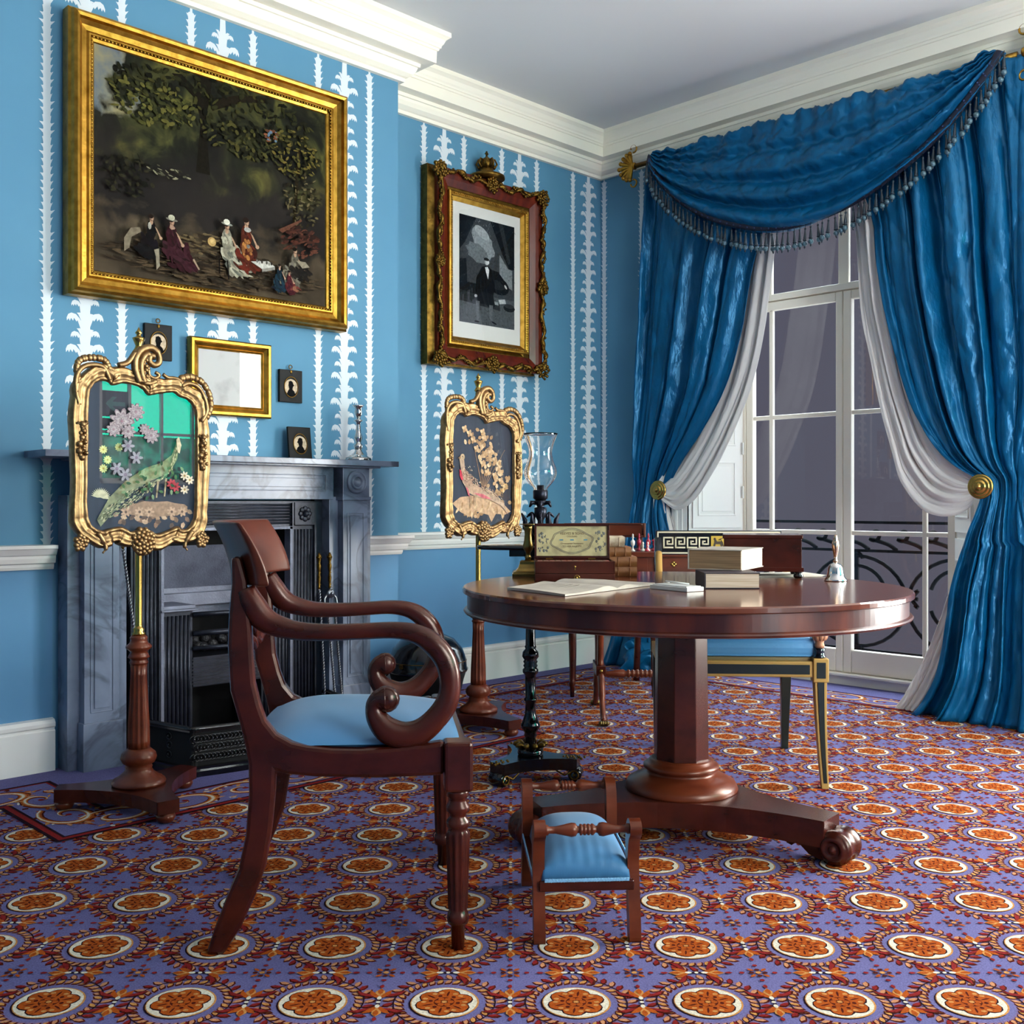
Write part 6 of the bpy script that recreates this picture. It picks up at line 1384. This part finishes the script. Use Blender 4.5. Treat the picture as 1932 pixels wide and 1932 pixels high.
for q in range(4):
    for k in range(24):
        t = -1+2*k/24; pts.append(((t*.242, -.274), (.242, -.012+t*.262), (-t*.242, .25), (-.242, -.012-t*.262))[q])
n = len(pts)
for k in range(n):
    a, b = pts[k], pts[(k+1) % n]; bul = .008
    for j in range(4):
        def bp2(p, j): s = 1+.030*math.sin(PI*j/4); return (p[0]*s, (p[1]+.012)*s-.012, .442+.061*j/4)
        o.add([bp2(a, j), bp2(b, j), bp2(b, j+1), bp2(a, j+1)], [(0, 1, 2, 3)], 0, True)
for z_ in (.446, .503): o.tube([(p[0]*1.004, (p[1]+.012)*1.004-.012, z_) for p in pts+[pts[0]]], .0035, 6)
o.build('cushion', mat('lightened_blue_silk', '#5a9bcb', .4, bump=(60, .3, .003)), gc)  # silk colour lightened to stand in for light missing under the table
# crest with key pattern and animal medallion
cx0, cx1, cz0, cz1, cyy = -.250, .250, .763, .861, .335
o = MB(); o.bb(cx0, cx1, cyy, cyy+.022, cz0, cz1); cr_ = o.build('crest_rail', M_keyb, gc, bevel=.002)
o = MB(); y_ = cyy-.0010
for a in ((cx0+.004, cx1-.004, cz1-.010, cz1-.004), (cx0+.004, cx1-.004, cz0+.004, cz0+.010), (cx0+.004, cx0+.010, cz0+.004, cz1-.004), (cx1-.010, cx1-.004, cz0+.004, cz1-.004)): o.bb(a[0], a[1], y_, cyy, a[2], a[3])
def key(x, z, s, f=1):
    q = .13*s
    for (a, b, c, d) in ((0, .9, 0, .13), (0, .13, 0, 1), (0, .9, .87, 1), (.77, .9, .30, 1), (.30, .9, .30, .43), (.30, .43, .30, .68), (.30, .60, .56, .68)):
        x0_, x1_ = (x+a*s, x+b*s) if f > 0 else (x-b*s, x-a*s); o.bb(x0_, x1_, y_-.0002, cyy, z+c*s, z+d*s)
for k in range(4): key(-.222+k*.0475, cz0+.026, .046); key(.222-k*.0475, cz0+.026, .046, -1)
o.build('key_pattern', M_cream, cr_)
o = MB(); o.bb(-.030, .030, cyy-.002, cyy, cz0+.022, cz1-.022); o.build('medallion', M_yel, cr_)
o = MB(); Mm = Matrix.Translation((0, cyy-.002, (cz0+cz1)/2-.002)) @ Matrix.Rotation(PI/2, 4, 'X')
o.prism([(-.019, -.019), (-.015, -.019), (-.012, -.004), (.006, -.004), (.010, -.020), (.014, -.020), (.014, -.008), (.019, -.019), (.022, -.019), (.017, .004), (.012, .008), (-.006, .007), (-.010, .014), (-.012, .021), (-.017, .022), (-.021, .016), (-.017, .013), (-.017, .002), (-.021, -.008)], .0012, 0, Mm); o.tube([tuple(Mm @ Vector(p)) for p in ((.014, .006, .001), (.008, .016, .001), (.0, .013, .001), (.016, .020, .001))], .0016, 6)
o.build('painted_animal', mat('animal_brown', '#3d2b18', .5), cr_)

# ================================================================ GAMES TABLE WITH CHESS SET
gt = thing('games_table', 'mahogany games table with scroll end supports, drawers and brass key plates by the window', 'table', LD(.61, 4.81), CA)
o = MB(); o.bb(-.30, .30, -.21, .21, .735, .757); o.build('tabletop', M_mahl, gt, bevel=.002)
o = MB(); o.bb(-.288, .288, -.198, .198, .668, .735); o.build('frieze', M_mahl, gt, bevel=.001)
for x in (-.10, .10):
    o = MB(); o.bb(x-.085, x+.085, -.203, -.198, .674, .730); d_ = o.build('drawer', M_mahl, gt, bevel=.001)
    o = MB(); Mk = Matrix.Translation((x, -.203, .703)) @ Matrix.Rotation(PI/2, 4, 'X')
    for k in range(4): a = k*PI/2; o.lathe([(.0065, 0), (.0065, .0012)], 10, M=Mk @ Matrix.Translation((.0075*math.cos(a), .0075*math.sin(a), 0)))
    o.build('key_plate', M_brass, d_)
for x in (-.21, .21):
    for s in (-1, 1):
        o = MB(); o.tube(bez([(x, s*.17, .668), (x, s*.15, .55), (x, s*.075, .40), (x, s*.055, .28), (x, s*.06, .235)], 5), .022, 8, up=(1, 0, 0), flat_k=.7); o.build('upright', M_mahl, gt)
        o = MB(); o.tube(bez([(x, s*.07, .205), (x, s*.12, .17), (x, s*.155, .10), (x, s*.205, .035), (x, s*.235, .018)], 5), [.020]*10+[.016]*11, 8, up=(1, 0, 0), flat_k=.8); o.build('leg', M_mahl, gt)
        o = MB(); 
        for k in range(4): o.ball((x-.014+.0093*k, s*.245, .013), .0095, 8, 0, None, (1, 2.2, 1.2))
        o.build('paw_foot', M_brassd, gt)
    o = MB(); o.bb(x-.022, x+.022, -.10, .10, .195, .24); o.build('cross_block', M_mah, gt, bevel=.003)
    MB().ball((x-.0, -.105, .218), .009, 10).build('boss', M_brass, gt)
o = MB(); pr = [(.010, -.19), (.012, -.17), (.016, -.14), (.020, -.10), (.012, -.085)]
for k in range(8): pr += [(.019, -.08+k*.02), (.019, -.072+k*.02), (.012, -.067+k*.02)]
pr += [(.020, .10), (.016, .14), (.012, .17), (.010, .19)]
o.lathe(pr, 18, (0, 0, .19), axis='x'); o.build('stretcher', M_mahl, gt)
M_cw = mat('ivory_white', '#d9d4c8', .35); M_cr = mat('stained_red', '#a01832', .35)
def piece(kind, s=1):
    o = MB(); b = [(.0105, 0), (.011, .003), (.007, .006), (.0035, .010), (.0035, .022)]
    if kind == 'king': o.lathe([(r*s, z*s) for r, z in b+[(.009, .028), (.010, .040), (.009, .046), (.004, .049), (.003, .058), (.006, .062), (.003, .068), (.0045, .072), (.001, .078)]], 16)
    elif kind == 'pawn': o.lathe([(r*s, z*s) for r, z in b[:4]+[(.003, .018), (.006, .022), (.003, .026), (.005, .032), (.004, .038), (.001, .041)]], 14)
    else:
        o.lathe([(r*s, z*s) for r, z in b+[(.008, .028), (.004, .031)]], 14); o.tube([(0, 0, .03*s), (.001, 0, .040*s), (-.003, 0, .047*s), (-.010, 0, .043*s)], [.006, .0065, .005, .003], 8)
    return o
plc = [('king', 0, -.071, 'tall white chess king nearest the book stack'), ('pawn', 0, -.115, 'small white chess piece just above the book stack'), ('king', 1, -.036, 'tall red chess king at the left of the red pieces'), ('pawn', 0, -.022, 'small white chess pawn between the tall red pieces'), ('pawn', 1, -.008, 'small red chess pawn between the two tall red pieces'), ('king', 1, .010, 'tall red chess queen beside the red knight'), ('knight', 1, .032, 'red chess knight beside the chair back'), ('pawn', 0, .0, 'small white chess pawn behind the tall red queen'), ('king', 0, .05, 'tall white chess piece hidden behind the chair back')]
for k, (kd, c, x, lab) in enumerate(plc[:8]):
    p = LD(.61+x-.0, 4.68+.03*((k*3) % 4), .7575); o = piece(kd).build('chess_piece', (M_cw, M_cr)[c], None, loc=p, rot=(0, 0, CA)); tag(o, lab, 'chess piece', 'chess pieces on the games table')
# mahogany side chair in the corner
sc_ = thing('side_chair', 'mahogany side chair with a panelled crest rail in the far corner', 'chair', LD(.507, 5.50), CA)
for s in (-1, 1):
    o = MB(); o.lathe([(.010, 0), (.012, .05), (.017, .07), (.013, .085), (.014, .10), (.020, .30), (.020, .33), (.015, .34), (.021, .355), (.016, .37), (.020, .385), (.022, .40)], 32, (s*.205, -.24, 0), flute=(9, .18, .1, .33)); o.build('leg', M_mah, sc_)
    o = MB(); o.tube(bez([(s*.175, .25, 0), (s*.175, .20, .2), (s*.18, .18, .42), (s*.19, .22, .65), (s*.195, .27, .84)], 5), .018, 8, up=(1, 0, 0)); o.build('rear_leg', M_mah, sc_)
o = MB(); o.bb(-.225, .225, -.26, .20, .385, .44); o.build('seat_frame', M_mah, sc_, bevel=.003)
o = MB(); o.grid(lambda u, v: (-.21+.42*u, -.25+.43*v, .44+.035*(1-abs(2*u-1)**3)*(1-abs(2*v-1)**3)), 20, 20); o.build('seat', M_seat, sc_)
o = MB(); o.grid(lambda u, v: (-.222+.444*u, .225+.035*math.sin(PI*u)*0+.05*(1-(2*u-1)**2), .785+.078*v), 24, 4); cr2 = o.build('crest_rail', M_mahl, sc_, solid=.020, bevel=.003)
o = MB(); 
for v0, v1, u0, u1 in ((.06, .14, .03, .97), (.86, .94, .03, .97), (.06, .94, .025, .045), (.06, .94, .955, .975)): o.grid(lambda u, v: (-.222+.444*(u0+(u1-u0)*u), .225-.012+.05*(1-(2*(u0+(u1-u0)*u)-1)**2), .785+.078*(v0+(v1-v0)*v)), 20, 2)
o.build('crest_moulding', M_mah, cr2, solid=.004)
